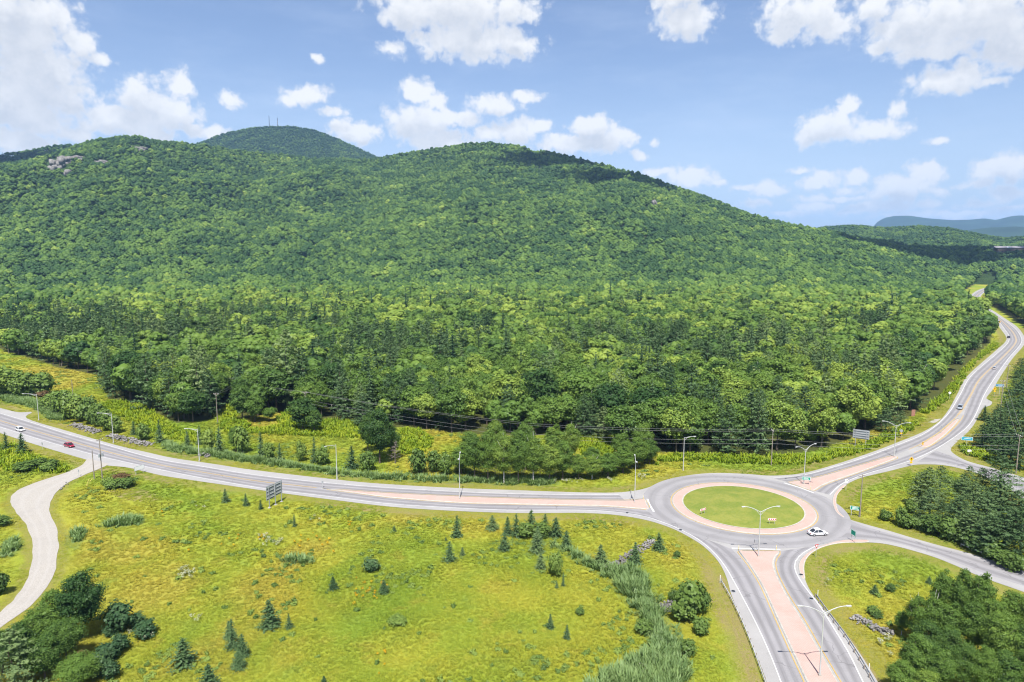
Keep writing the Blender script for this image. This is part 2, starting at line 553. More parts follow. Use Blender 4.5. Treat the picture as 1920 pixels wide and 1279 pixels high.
def pink_mat():
    m, nt = new_mat('pink_stamped_concrete')
    pos = geo_pos(nt)
    br = nt.n('ShaderNodeTexBrick', {'offset': 0.5}, Vector=pos, Scale=1.0)
    br.inputs['Color1'].default_value = (0.425, 0.280, 0.240, 1)
    br.inputs['Color2'].default_value = (0.45, 0.305, 0.265, 1)
    br.inputs['Mortar'].default_value = (0.29, 0.185, 0.16, 1)
    br.inputs['Mortar Size'].default_value = 0.02
    br.inputs['Brick Width'].default_value = 0.4
    br.inputs['Row Height'].default_value = 0.2
    big = nt.noise(pos, 0.25, 4.0, 0.6)
    c = nt.mix(nt.ss(big, 0.3, 0.75, 0.0, 0.45), br.outputs[0], (0.43, 0.33, 0.30))
    st = nt.noise(nt.vm('MULTIPLY', pos, (1, 1, 0)), 1.3, 5.0, 0.7)
    c = nt.mix(nt.ss(st, 0.58, 0.8, 0.0, 0.35), c, (0.28, 0.215, 0.195))
    out(nt, bsdf(nt, c, 0.9, 0, 0.2))
    return m


MATS['pink'] = pink_mat()


def gravel_mat():
    m, nt = new_mat('driveway_gravel')
    pos = geo_pos(nt)
    fine = nt.noise(pos, 5.0, 5.0, 0.75)
    big = nt.noise(pos, 0.2, 4.0, 0.6, 0.6)
    c = nt.mix(nt.ss(fine, 0.3, 0.7), (0.25, 0.232, 0.208), (0.37, 0.348, 0.318))
    c = nt.mix(nt.ss(big, 0.45, 0.75, 0.0, 0.6), c, (0.27, 0.255, 0.237))
    uv = nt.n('ShaderNodeUVMap').outputs[0]
    u = nt.n('ShaderNodeSeparateXYZ', None, Vector=uv).outputs[0]
    d = nt.m('MINIMUM', nt.m('ABSOLUTE', nt.m('SUBTRACT', u, 0.3)), nt.m('ABSOLUTE', nt.m('SUBTRACT', u, 0.7)))
    c = nt.mix(nt.ss(d, 0.0, 0.10, 0.25, 0.0), c, (0.36, 0.345, 0.33))
    bmp = nt.n('ShaderNodeBump', None, Strength=0.5, Distance=0.05, Height=fine)
    out(nt, bsdf(nt, c, 0.95, 0, 0.15, bmp.outputs[0]))
    return m


MATS['gravel'] = gravel_mat()


def grass_colour(nt, pos, zone=None):
    """meadow colour by place: yellow-green grass, lush green drifts, rusty-dry hummocks"""
    p2 = nt.vm('MULTIPLY', pos, (1, 1, 0))
    a = nt.noise(p2, 0.035, 4.0, 0.6, 0.4)
    b = nt.noise(p2, 0.16, 4.0, 0.65)
    c = nt.noise(p2, 0.9, 3.0, 0.6)
    col = nt.mix(nt.ss(a, 0.36, 0.64), (0.276, 0.276, 0.034), (0.196, 0.250, 0.028))
    big = nt.noise(p2, 0.016, 3.0, 0.55, 0.8)
    col = nt.mix(nt.ss(big, 0.50, 0.64, 0.0, 0.75), col, (0.152, 0.228, 0.026))
    col = nt.mix(nt.ss(big, 0.36, 0.48, 0.7, 0.0), col, (0.312, 0.258, 0.045))
    col = nt.mix(nt.ss(b, 0.52, 0.72, 0.0, 0.5), col, (0.160, 0.222, 0.036))
    col = nt.mix(nt.ss(b, 0.30, 0.46, 0.45, 0.0), col, (0.298, 0.250, 0.044))
    col = nt.mix(nt.ss(c, 0.35, 0.7, 0.0, 0.45), col, nt.mix(1.0, col, (0.82, 0.86, 0.8), 'MULTIPLY'))
    return col


def ground_mat():
    m, nt = new_mat('meadow_ground')
    pos = geo_pos(nt)
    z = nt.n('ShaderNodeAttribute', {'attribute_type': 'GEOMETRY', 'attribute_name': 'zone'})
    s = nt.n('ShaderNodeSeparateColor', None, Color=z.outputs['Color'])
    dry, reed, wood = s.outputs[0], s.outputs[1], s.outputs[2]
    tan = z.outputs['Alpha']
    col = grass_colour(nt, pos)
    p2 = nt.vm('MULTIPLY', pos, (1, 1, 0))
    n1 = nt.noise(p2, 0.5, 5.0, 0.65)
    mown = nt.mix(nt.ss(n1, 0.3, 0.7), (0.215, 0.195, 0.050), (0.172, 0.182, 0.036))
    col = nt.mix(dry, col, mown)
    tanc = nt.mix(nt.ss(n1, 0.3, 0.7), (0.20, 0.155, 0.072), (0.235, 0.19, 0.09))
    col = nt.mix(nt.m('MULTIPLY', tan, nt.ss(n1, 0.25, 0.6, 0.45, 1.0)), col, tanc)
    col = nt.mix(nt.m('MULTIPLY', reed, 0.55), col, (0.110, 0.150, 0.045))
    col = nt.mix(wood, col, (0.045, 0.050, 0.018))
    fine = nt.noise(p2, 3.5, 4.0, 0.7)
    col = nt.mix(nt.ss(fine, 0.3, 0.75), nt.mix(1.0, col, (0.78, 0.80, 0.75), 'MULTIPLY'), nt.mix(1.0, col, (1.15, 1.15, 1.1), 'MULTIPLY'))
    bmp = nt.n('ShaderNodeBump', None, Strength=0.7, Distance=0.15, Height=fine)
    out(nt, bsdf(nt, col, 0.95, 0, 0.1, bmp.outputs[0]))
    return m


MATS['ground'] = ground_mat()


def tuft_mat():
    m, nt = new_mat('meadow_grass_blades')
    info = nt.n('ShaderNodeObjectInfo')
    col = grass_colour(nt, info.outputs['Location'])
    r = info.outputs['Random']
    tint = nt.n('ShaderNodeAttribute', {'attribute_type': 'INSTANCER', 'attribute_name': 'tint'}).outputs['Fac']
    col = nt.mix(nt.ss(r, 0.0, 1.0, 0.0, 0.6), col, nt.mix(1.0, col, (0.76, 0.82, 0.8), 'MULTIPLY'))
    col = nt.mix(tint, col, nt.mix(1.0, col, (1.28, 1.2, 1.1), 'MULTIPLY'))
    d = nt.n('ShaderNodeBsdfDiffuse', None, Color=col)
    tr = nt.n('ShaderNodeBsdfTranslucent', None, Color=col)
    mx = nt.n('ShaderNodeMixShader', None, i0=0.3)
    nt.t.links.new(d.outputs[0], mx.inputs[1])
    nt.t.links.new(tr.outputs[0], mx.inputs[2])
    out(nt, mx.outputs[0])
    return m


MATS['tuft'] = tuft_mat()


def lawn_mat():
    m, nt = new_mat('island_lawn')
    p2 = nt.vm('MULTIPLY', geo_pos(nt), (1, 1, 0))
    a = nt.noise(p2, 0.25, 5.0, 0.65, 0.5)
    b = nt.noise(p2, 2.2, 4.0, 0.7)
    c = nt.mix(nt.ss(a, 0.32, 0.68), (0.215, 0.222, 0.050), (0.135, 0.178, 0.032))
    st = nt.n('ShaderNodeTexWave', {'wave_type': 'BANDS', 'bands_direction': 'DIAGONAL'}, Vector=p2, Scale=0.35, Distortion=3.0)
    c = nt.mix(nt.m('MULTIPLY', st.outputs[1], 0.25), c, (0.17, 0.19, 0.045))
    wn = nt.noise(p2, 0.6, 4.0, 0.7)
    c = nt.mix(nt.ss(wn, 0.6, 0.8, 0.0, 0.6), c, (0.22, 0.195, 0.07))
    c = nt.mix(nt.ss(b, 0.35, 0.75, 0.0, 0.6), c, nt.mix(1.0, c, (0.68, 0.74, 0.6), 'MULTIPLY'))
    bmp = nt.n('ShaderNodeBump', None, Strength=0.6, Distance=0.08, Height=b)
    out(nt, bsdf(nt, c, 0.95, 0, 0.1, bmp.outputs[0]))
    return m


MATS['lawn'] = lawn_mat()


def forest_floor_mat():
    m, nt = new_mat('forest_floor')
    p = geo_pos(nt)
    n = nt.noise(p, 0.05, 5.0, 0.65)
    c = nt.mix(nt.ss(n, 0.3, 0.7), (0.030, 0.058, 0.018), (0.055, 0.098, 0.024))
    n2 = nt.noise(p, 0.6, 4.0, 0.7)
    bmp = nt.n('ShaderNodeBump', None, Strength=1.0, Distance=4.0, Height=n2)
    out(nt, bsdf(nt, c, 0.95, 0, 0.1, bmp.outputs[0]))
    return m


MATS['floor'] = forest_floor_mat()
MATS['fardark'] = simple('self_shaded_canopy', (0.020, 0.040, 0.020), 0.95, 0, 0.3, 0.004, 0.1)  # base colour darkened to include the self-shadow of far treetops


def rock_mat():
    m, nt = new_mat('grey_rock')
    p = nt.n('ShaderNodeTexCoord').outputs['Object']
    n = nt.noise(p, 0.35, 6.0, 0.7)
    c = nt.mix(nt.ss(n, 0.3, 0.7), (0.10, 0.094, 0.090), (0.25, 0.24, 0.228))
    out(nt, bsdf(nt, c, 0.9, 0, 0.2))
    return m


MATS['rock'] = rock_mat()

# ------------------------------------------------------------------ polylines traced on the photo, laid on the ground


def smooth(pts, n=6, closed=False):
    """Catmull-Rom through 2-D points"""
    pts = [Vector((p[0], p[1])) for p in pts]
    m = len(pts)
    res = []
    rngi = range(m) if closed else range(m - 1)
    for i in rngi:
        if closed:
            p0, p1, p2, p3 = (pts[(i + k) % m] for k in (-1, 0, 1, 2))
        else:
            p1, p2 = pts[i], pts[i + 1]
            p0 = pts[i - 1] if i else p1 * 2 - p2
            p3 = pts[i + 2] if i + 2 < m else p2 * 2 - p1
        for k in range(n):
            t = k / n
            res.append(0.5 * ((2 * p1) + (p2 - p0) * t + (2 * p0 - 5 * p1 + 4 * p2 - p3) * t * t + (3 * p1 - p0 - 3 * p2 + p3) * t ** 3))
    if not closed:
        res.append(pts[-1])
    return res


def G(px_list, n=6):
    return smooth([P(*p) for p in px_list], n)


def resample(line, n):
    line = [Vector((p[0], p[1])) for p in line]
    d = [0.0]
    for a, b in zip(line, line[1:]):
        d.append(d[-1] + (b - a).length)
    xs = np.array([p[0] for p in line])
    ys = np.array([p[1] for p in line])
    t = np.linspace(0, d[-1], n)
    return np.stack([np.interp(t, d, xs), np.interp(t, d, ys)], 1), d[-1]


def sheet(name, outline, z, mat, parent=None):
    vs, es, fs, *_ = delaunay_2d_cdt([Vector((p[0], p[1])) for p in outline], [], [list(range(len(outline)))], 1, 1e-4)
    me = bpy.data.meshes.new(name)
    me.from_pydata([(v[0], v[1], z) for v in vs], [], [list(f) for f in fs])
    bm = bmesh.new()
    bm.from_mesh(me)
    bmesh.ops.recalc_face_normals(bm, faces=bm.faces)
    for f in bm.faces:
        if f.normal.z < 0:
            f.normal_flip()
    bm.to_mesh(me)
    bm.free()
    me.materials.append(mat)
    return link(name, me, parent)


def strip(name, A, B, z, mat, parent=None, n=160, nu=1):
    """ribbon between two lines with UV (u across, v metres along)"""
    a, la = resample(A, n)
    b, lb = resample(B, n)
    cols = [a + (b - a) * (k / nu) for k in range(nu + 1)]
    V = np.concatenate(cols)
    V = np.concatenate([V, np.full((len(V), 1), z)], 1)
    F, UV = [], []
    L = (la + lb) / 2
    for k in range(nu):
        for i in range(n - 1):
            F.append([k * n + i, k * n + i + 1, (k + 1) * n + i + 1, (k + 1) * n + i])
            UV += [(k / nu, i / n * L), (k / nu, (i + 1) / n * L), ((k + 1) / nu, (i + 1) / n * L), ((k + 1) / nu, i / n * L)]
    me = mesh_np(name, V, np.array(F))
    uvl = me.uv_layers.new(name='UVMap')
    uvl.data.foreach_set('uv', np.array(UV, dtype=np.float32).ravel())
    bm = bmesh.new()
    bm.from_mesh(me)
    for f in bm.faces:
        if f.normal.z < 0:
            f.normal_flip()
    bm.to_mesh(me)
    bm.free()
    me.materials.append(mat)
    return link(name, me, parent)


def offset(line, d):
    r = []
    for i, p in enumerate(line):
        t = (line[min(i + 1, len(line) - 1)] - line[max(i - 1, 0)])
        if t.length < 1e-6:
            r.append(p.copy())
            continue
        t.normalize()
        r.append(p + Vector((-t[1], t[0])) * d)
    return r


def paint(name, line, width, z, mat, parent, n=None):
    L = sum((b - a).length for a, b in zip(line, line[1:]))
    n = n or max(12, int(L / 2.5))
    return strip(name, offset(line, width / 2), offset(line, -width / 2), z, mat, parent, n)


RC = Vector((57.2, 162.9))            # roundabout centre
up_w = [(-420, 650), (-160, 717), (-60, 747), (0, 765), (34, 773), (60, 773), (51, 785), (132, 810), (215, 834), (275, 848), (325, 859), (400, 870), (480, 882),
        (655, 902), (742, 909), (850, 915), (960, 919), (1072, 923), (1147, 924), (1185, 921), (1210, 916), (1235, 907), (1272, 895),
        (1310, 889), (1350, 887), (1400, 889), (1440, 892), (1475, 891), (1507, 887), (1550, 876), (1615, 855), (1677, 832), (1740, 805), (1772, 778),
        (1795, 739), (1815, 704), (1863, 661), (1885, 641), (1886, 631), (1877, 618), (1862, 598), (1843, 584), (1824, 573), (1816, 564), (1822, 552),
        (1834, 544), (1852, 539), (1880, 536)]
far_r = [(1880, 537.5), (1856, 542), (1845, 549), (1839, 556), (1839, 563), (1846, 573), (1866, 585), (1884, 597), (1906, 612), (1920, 630), (1921, 645), (1898, 673),
         (1876, 706), (1861, 731), (1850, 745), (1852, 749), (1860, 754), (1857, 760), (1845, 765), (1837, 776), (1827, 795), (1815, 810), (1795, 828), (1783, 842), (1790, 852), (1815, 865), (1865, 879),
         (1935, 900), (2020, 925), (2060, 950)]
side_lo = [(2000, 985), (1965, 975), (1935, 955), (1900, 922), (1840, 891), (1802, 879), (1765, 872), (1725, 871), (1705, 874), (1665, 884), (1615, 896), (1585, 910), (1571, 924), (1567, 940),
           (1571, 958), (1582, 970), (1615, 981), (1665, 995), (1715, 1010), (1765, 1024), (1815, 1037), (1877, 1056), (1960, 1086), (2100, 1140)]
e_lo = [(2100, 1200), (1960, 1127), (1919, 1110), (1840, 1082), (1790, 1060), (1740, 1041), (1665, 1021), (1615, 1017), (1580, 1018), (1547, 1024), (1525, 1034), (1511, 1048), (1507, 1064), (1509, 1085),
        (1524, 1115), (1567, 1167), (1605, 1215), (1646, 1279), (1700, 1370)]
s_lo = [(1460, 1370), (1437, 1279), (1414, 1219), (1394, 1170), (1373, 1120), (1361, 1080), (1346, 1052), (1322, 1027), (1297, 1010), (1260, 991), (1210, 975), (1147, 965), (1080, 962), (960, 962), (830, 957), (730, 950),
        (630, 938), (530, 925), (425, 910), (350, 899), (300, 891), (240, 877), (195, 872), (165, 863), (100, 844), (42, 826), (0, 812), (-60, 793), (-160, 764), (-420, 690)]
seg = [up_w, far_r, side_lo, e_lo, s_lo]
road_outline = []
for s_ in seg:
    road_outline += G(s_, 5)
# driveway (gravel)
dr_l = G([(165, 860), (150, 875), (112, 890), (62, 907), (32, 920), (19, 935), (22, 948), (30, 960), (47, 980), (57, 1005), (61, 1030), (59, 1060), (50, 1090), (30, 1120), (0, 1149), (-50, 1190), (-110, 1225)], 5)
dr_r = G([(205, 870), (185, 880), (155, 892), (125, 907), (105, 925), (96, 940), (94, 960), (106, 992), (110, 1022), (107, 1047), (100, 1080), (85, 1105), (60, 1133), (32, 1155), (0, 1178), (-50, 1222), (-110, 1265)], 5)
def ragged(line, amp, f=2.0, seed=5):
    q = thin(line, 0.8)
    xs, ys = np.array([p[0] for p in q]), np.array([p[1] for p in q])
    n_ = (np.random.default_rng(seed).normal(0, 1, len(q)))
    n_ = np.convolve(n_, [.25, .5, .25], 'same') * amp
    return [o_ + (p - o_) for o_, p in zip(q, [offset(q, 1)[i] * n_[i] + q[i] * (1 - n_[i]) for i in range(len(q))])]


driveway_outline = dr_l + dr_r[::-1]

# ---- lane edge lines
A_w = G([(-420, 663), (-160, 729), (-60, 757), (0, 775), (60, 793), (120, 812), (187, 831), (287, 859), (380, 875), (480, 891), (605, 905), (730, 915), (855, 922), (960, 926), (1075, 928), (1160, 928)])
B_w = G([(-420, 672), (-160, 742), (-60, 771), (0, 789), (60, 807), (120, 824), (200, 847), (300, 872), (375, 885), (480, 902), (560, 911), (605, 916), (730, 925), (855, 931), (960, 935), (1100, 938), (1172, 939)])
B2_w = G([(-420, 672.6), (-160, 742.6), (-60, 771.7), (0, 789.7), (60, 807.7), (120, 824.7), (200, 847.7), (300, 872.7), (375, 885.7), (480, 902.7), (560, 912), (605, 917), (730, 934), (855, 943), (960, 946), (1080, 949), (1135, 950), (1207, 955)])
C_w = G([(-420, 680), (-160, 754), (-60, 783), (0, 801), (77, 825), (172, 852), (240, 868), (300, 881), (375, 896), (480, 914), (530, 921), (630, 933), (730, 945), (855, 953), (960, 957), (1080, 957), (1147, 960), (1210, 969), (1262, 987)])
A_n = G([(1450, 897), (1507, 891), (1550, 880), (1615, 860), (1677, 837), (1737, 811), (1777, 777), (1801, 739), (1822, 704), (1868, 664), (1889, 644), (1892, 631), (1884, 618), (1868, 597.5), (1849, 583), (1829, 573), (1820, 564.5), (1825, 553), (1837, 545), (1853, 540.2), (1880, 536.7)])
B_n = G([(1478, 904), (1527, 897), (1565, 886), (1640, 865), (1672, 855), (1720, 836), (1760, 812), (1790, 785), (1806, 765), (1822, 738), (1839, 709), (1879, 671), (1903, 645), (1904, 632), (1894, 617), (1873, 597.5), (1853, 583), (1834, 573), (1827, 564), (1832, 553), (1842, 546.2), (1854, 541), (1880, 537.1)])
B2_n = G([(1528, 921), (1542, 911), (1592, 893), (1682, 861), (1727, 844), (1767, 822), (1800, 790), (1811, 768), (1823, 739), (1840, 709.5), (1880, 671.5), (1904, 645), (1905, 632), (1895, 617.2), (1874, 597.7), (1854, 583.2), (1835, 573.2), (1828, 564.2), (1833, 553.2), (1843, 546.4), (1855, 541.2), (1880, 537.2)])
C_n = G([(1556, 928), (1578, 908), (1615, 892), (1665, 877), (1710, 863), (1755, 842), (1795, 816), (1817, 797), (1829, 778), (1838, 758), (1848, 736), (1869, 703), (1892, 671), (1914, 645), (1914, 631), (1902, 615), (1879, 598), (1860, 585), (1841, 574), (1834, 563.5), (1837, 554), (1846, 547.5), (1857, 541.8), (1880, 537.4)])
E_a = G([(1576, 968), (1615, 985), (1665, 1000), (1715, 1014), (1765, 1028), (1815, 1041), (1877, 1060), (1960, 1090), (2100, 1146)])
E_c = G([(1545, 1018), (1580, 1012), (1615, 1011), (1665, 1015), (1740, 1035), (1790, 1053), (1840, 1073), (1919, 1099), (1960, 1116), (2100, 1185)])
S_a = G([(1262, 987), (1300, 1006), (1332, 1030), (1358, 1060), (1379, 1096), (1412, 1158), (1440, 1218), (1464, 1279), (1495, 1370)])
S_b = G([(1372, 1030), (1398, 1058), (1423, 1099), (1450, 1157), (1474, 1210), (1506, 1279), (1550, 1370)])
S_c = G([(1462, 1034), (1453, 1050), (1454, 1064), (1461, 1086), (1480, 1119), (1510, 1165), (1538, 1214), (1577, 1279), (1630, 1370)])
S_d = G([(1530, 1024), (1505, 1038), (1491, 1054), (1491, 1070), (1500, 1088), (1515, 1109), (1537, 1137), (1563, 1178), (1592, 1226), (1618, 1279), (1665, 1370)])
side_a = G([(1755, 845), (1790, 858), (1820, 870), (1865, 883), (1935, 906), (2020, 932)])
side_c = G([(1720, 866), (1765, 868), (1802, 875), (1840, 887), (1900, 914), (1960, 945)])

isl_w = G([(605, 916.5), (730, 925), (855, 931), (960, 935), (1080, 938), (1172, 939), (1198, 937), (1209, 936), (1213, 945), (1216, 955), (1200, 954), (1135, 949), (1080, 948), (960, 945.5), (855, 942.5), (730, 933)], 4)
isl_n = G([(1476, 905), (1527, 896.5), (1565, 886.5), (1640, 864.5), (1672, 855.5), (1680, 856), (1681, 859), (1640, 875), (1590, 893), (1560, 903), (1540, 911.5), (1526, 920), (1520, 920), (1500, 912)], 4)
isl_s = G([(1384, 1033), (1420, 1034), (1461, 1034.5), (1455, 1044), (1451, 1056), (1455, 1075), (1475, 1115), (1505, 1163), (1534, 1214), (1572, 1279), (1625, 1370), (1555, 1370), (1512, 1279), (1480, 1211), (1456, 1158), (1429, 1099), (1405, 1060)], 4)
isl_nn = G([(1722, 837), (1742, 837), (1775, 812), (1797, 788), (1790, 788), (1762, 812)], 4)
corner_se = G([(1503, 1085), (1497, 1064), (1502, 1048), (1518, 1034), (1545, 1022), (1580, 1013), (1625, 1012.5), (1625, 1017.3), (1580, 1018.2), (1548, 1024.5), (1526, 1034.5), (1512.5, 1048), (1508, 1064), (1510, 1085)], 4)
corner_ne = G([(1578, 911), (1565, 925), (1561, 940), (1566, 958), (1578, 969), (1583, 969.5), (1572, 958), (1568, 940), (1572, 925), (1588, 909)], 4)


# ------------------------------------------------------------------ raster of the road plan (distance to paving)
def inpoly(x, y, poly):
    px = np.array([p[0] for p in poly])
    py = np.array([p[1] for p in poly])
    res = np.zeros(x.shape, dtype=bool)
    j = len(px) - 1
    for i in range(len(px)):
        c = (py[i] > y) != (py[j] > y)
        if py[i] != py[j]:
            xc = (px[j] - px[i]) * (y - py[i]) / (py[j] - py[i]) + px[i]
            res ^= c & (x < xc)
        j = i
    return res


GX0, GX1, GY0, GY1, GS = -300.0, 420.0, 55.0, 560.0, 1.0
gx = np.arange(GX0, GX1, GS)
gy = np.arange(GY0, GY1, GS)
MX, MY = np.meshgrid(gx, gy)


def dist_lines(x, y, poly, closed=True):
    pts = np.array([(p[0], p[1]) for p in poly])
    d = np.full(x.shape, 1e9)
    n = len(pts)
    for i in range(n if closed else n - 1):
        a, b = pts[i], pts[(i + 1) % n]
        ab = b - a
        L = ab @ ab
        if L < 1e-8:
            continue
        t = np.clip(((x - a[0]) * ab[0] + (y - a[1]) * ab[1]) / L, 0, 1)
        dd = (x - a[0] - t * ab[0]) ** 2 + (y - a[1] - t * ab[1]) ** 2
        np.minimum(d, dd, out=d)
    return np.sqrt(d)


def thin(line, step=2.0):
    r = [line[0]]
    for p in line[1:]:
        if (p - r[-1]).length > step:
            r.append(p)
    return r


_ro, _do = thin(road_outline), thin(driveway_outline)
rd = dist_lines(MX, MY, _ro)
rd[inpoly(MX, MY, _ro)] *= -1
dd = dist_lines(MX, MY, _do)
dd[inpoly(MX, MY, _do)] *= -1


def look(grid, x, y, default=99.0):
    fx = (np.asarray(x) - GX0) / GS
    fy = (np.asarray(y) - GY0) / GS
    ok = (fx >= 0) & (fy >= 0) & (fx < len(gx) - 1) & (fy < len(gy) - 1)
    ix = np.clip(fx.astype(int), 0, len(gx) - 2)
    iy = np.clip(fy.astype(int), 0, len(gy) - 2)
    tx, ty = np.clip(fx - ix, 0, 1), np.clip(fy - iy, 0, 1)
    v = (grid[iy, ix] * (1 - tx) + grid[iy, ix + 1] * tx) * (1 - ty) + (grid[iy + 1, ix] * (1 - tx) + grid[iy + 1, ix + 1] * tx) * ty
    return np.where(ok, v, default)


# far road corridor, sampled
corr = np.array([(p[0], p[1]) for p in B_n] + [(p[0], p[1]) for p in side_a])


def road_dist(x, y):
    """metres from paving, anywhere"""
    v = np.minimum(look(rd, x, y, 1e3), look(dd, x, y, 1e3))
    far = v > 900
    if np.any(far):
        xs, ys = np.asarray(x)[far], np.asarray(y)[far]
        best = np.full(xs.shape, 1e9)
        for c in corr:
            np.minimum(best, (xs - c[0]) ** 2 + (ys - c[1]) ** 2, out=best)
        v = v.copy()
        v[far] = np.sqrt(best) - 6.5
    return v


# value noise for the terrain
def vnoise(x, y, seed=0):
    r = np.random.default_rng(seed)
    T = r.random((256, 256))
    xi, yi = np.floor(x).astype(int), np.floor(y).astype(int)
    fx, fy = x - xi, y - yi
    fx, fy = fx * fx * (3 - 2 * fx), fy * fy * (3 - 2 * fy)
    a = T[yi % 256, xi % 256]
    b = T[yi % 256, (xi + 1) % 256]
    c = T[(yi + 1) % 256, xi % 256]
    d = T[(yi + 1) % 256, (xi + 1) % 256]
    return (a * (1 - fx) + b * fx) * (1 - fy) + (c * (1 - fx) + d * fx) * fy


def fbm(x, y, seed=0, o=4):
    v, a, s = 0, 0.5, 1.0
    for k in range(o):
        v = v + a * vnoise(x * s + 17.3 * k, y * s - 9.1 * k, seed + k)
        a *= 0.5
        s *= 2.03
    return v


def reg(pxpoly, n=5):
    return smooth([P(*p) for p in pxpoly], n, closed=True)


REEDS = [reg([(-20, 745), (30, 760), (60, 768), (95, 790), (130, 785), (115, 765), (80, 755), (20, 735)]),
         reg([(300, 838), (330, 850), (372, 855), (450, 868), (560, 882), (700, 900), (850, 907), (960, 911), (1040, 911), (1040, 900), (900, 897), (760, 893), (640, 883), (540, 868), (440, 852), (360, 842), (318, 828)]),
         reg([(1010, 1012), (1040, 1030), (1085, 1060), (1130, 1085), (1165, 1125), (1195, 1165), (1212, 1205), (1195, 1225), (1150, 1245), (1085, 1290), (1085, 1320), (1285, 1320), (1292, 1225), (1258, 1165), (1235, 1120), (1222, 1080), (1185, 1062), (1140, 1060), (1075, 1030), (1030, 1010)]),
         reg([(180, 985), (215, 975), (250, 967), (272, 975), (262, 985), (230, 988), (195, 993)]),
         reg([(122, 1005), (160, 990), (165, 1000), (145, 1030), (128, 1032)]),
         reg([(0, 1025), (40, 1005), (42, 1025), (20, 1045), (0, 1048)]),
         reg([(525, 1052), (560, 1042), (590, 1048), (575, 1062), (530, 1064)]),
         reg([(1690, 980), (1720, 965), (1770, 985), (1800, 1000), (1780, 1008), (1730, 998)])]
FERNS = [reg([(415, 790), (425, 765), (437, 740), (445, 760), (470, 800), (520, 800), (520, 780), (545, 775), (600, 792), (640, 785), (690, 800), (700, 820), (640, 822), (560, 818), (480, 815), (420, 810)]),
         reg([(740, 825), (760, 805), (800, 812), (810, 835), (790, 850), (745, 850)]), reg([(1088, 850), (1090, 820), (1150, 822), (1150, 850), (1120, 862)]),
         reg([(1235, 880), (1235, 868), (1300, 866), (1440, 872), (1500, 872), (1560, 862), (1640, 840), (1720, 800), (1700, 795), (1630, 828), (1540, 852), (1440, 856), (1300, 853), (1240, 858)]),
         reg([(1740, 775), (1790, 735), (1830, 680), (1872, 650), (1862, 645), (1815, 680), (1780, 725), (1730, 765)]),
         reg([(1800, 560), (1812, 545), (1835, 532), (1858, 528), (1858, 534), (1830, 541), (1815, 555), (1808, 570)]),
         reg([(270, 760), (320, 800), (400, 815), (400, 830), (330, 825), (240, 790), (200, 770), (200, 755)]),
         reg([(0, 840), (30, 835), (70, 860), (130, 880), (110, 888), (50, 885), (0, 880)]),
         reg([(1800, 850), (1830, 858), (1880, 875), (1890, 868), (1840, 845), (1805, 835)]),
         reg([(1700, 985), (1760, 1005), (1800, 1015), (1870, 1040), (1880, 1030), (1810, 1005), (1740, 985)])]
ROADSIDE_WOOD = reg([(850, 880), (880, 895), (960, 900), (1060, 897), (1130, 890), (1180, 878), (1225, 862), (1225, 850), (1150, 848), (1090, 862), (1060, 850), (1000, 838), (900, 835), (860, 850)])
FRONT = [(-420, 540), (-200, 600), (0, 655), (60, 674), (110, 690), (195, 706), (200, 748), (268, 762), (330, 794), (395, 788), (418, 762), (436, 745), (450, 790), (500, 776), (545, 772), (600, 786), (650, 792), (700, 798), (760, 803),
         (900, 815), (1085, 818), (1150, 820), (1160, 848), (1300, 850), (1440, 855), (1530, 846), (1585, 826), (1640, 808), (1690, 790), (1735, 768), (1772, 735), (1795, 705), (1815, 684), (1845, 655), (1858, 643), (1862, 632), (1855, 615), (1845, 601), (1830, 588), (1808, 573), (1795, 562), (1806, 545), (1830, 532), (1858, 524), (1885, 521)]
_f = [P(*p) for p in FRONT]
FOREST_MAIN = [Vector((p[0], p[1])) for p in _f] + [Vector((1150, 1400)), Vector((1150, 3000)), Vector((-3000, 3000)), Vector((-3000, 500))]
FOREST_RIGHT = [Vector((p[0], p[1])) for p in (P(1885, 535), P(1862, 541), P(1849, 552), P(1847, 562), P(1856, 572), P(1876, 583), P(1893, 594), P(1917, 610), P(1935, 630), P(2100, 650), P(2300, 600), P(2300, 530))]
RIGHT_WOOD = reg([(1935, 670), (1912, 690), (1900, 715), (1888, 745), (1880, 770), (1870, 790), (1850, 810), (1826, 828), (1815, 842), (1845, 858), (1885, 872), (1960, 890), (2060, 880), (2060, 680)])
FAR_CLEARING = [Vector((p[0], p[1])) for p in (P(1796, 562), P(1806, 546), P(1826, 534), P(1845, 530), P(1868, 531), P(1872, 538), P(1846, 549), P(1842, 560), P(1820, 575))]

# ------------------------------------------------------------------ landforms
CT = math.cos(TH)


def u_of(x, y):
    return 960 + FPX * (x / y) / CT


def tan_el(u, v):
    d = ray(u, v)
    return d[2] / math.hypot(d[0], d[1])


RIDGE = np.array([(-900, 345, 2210, 1180), (-300, 325, 2160, 1140), (0, 309, 2110, 1100), (70, 300, 2110, 1100), (110, 291, 2110, 1090), (150, 276, 2110, 1090), (190, 263, 2110, 1090), (240, 256, 2140, 1090), (275, 256, 2160, 1090), (300, 263, 2180, 1090), (380, 271, 2260, 1080), (480, 284, 2410, 1080), (600, 297, 2510, 1080), (700, 297, 2510, 1080), (760, 287, 2410, 1080), (830, 276, 2310, 1080), (880, 267.5, 2210, 1080), (920, 267, 2190, 1080), (970, 272, 2160, 1080), (1040, 286, 2110, 1080), (1100, 301, 2060, 1080), (1200, 327, 1980, 1090), (1300, 362, 1880, 1100), (1400, 402, 1810, 1083), (1500, 427, 1700, 1049), (1560, 437, 1700, 1044), (1620, 450, 1750, 1080), (1700, 462, 1850, 1280), (1800, 464, 1950, 1480), (2500, 466, 1950, 1480)], float)
TREE_H = 10.0


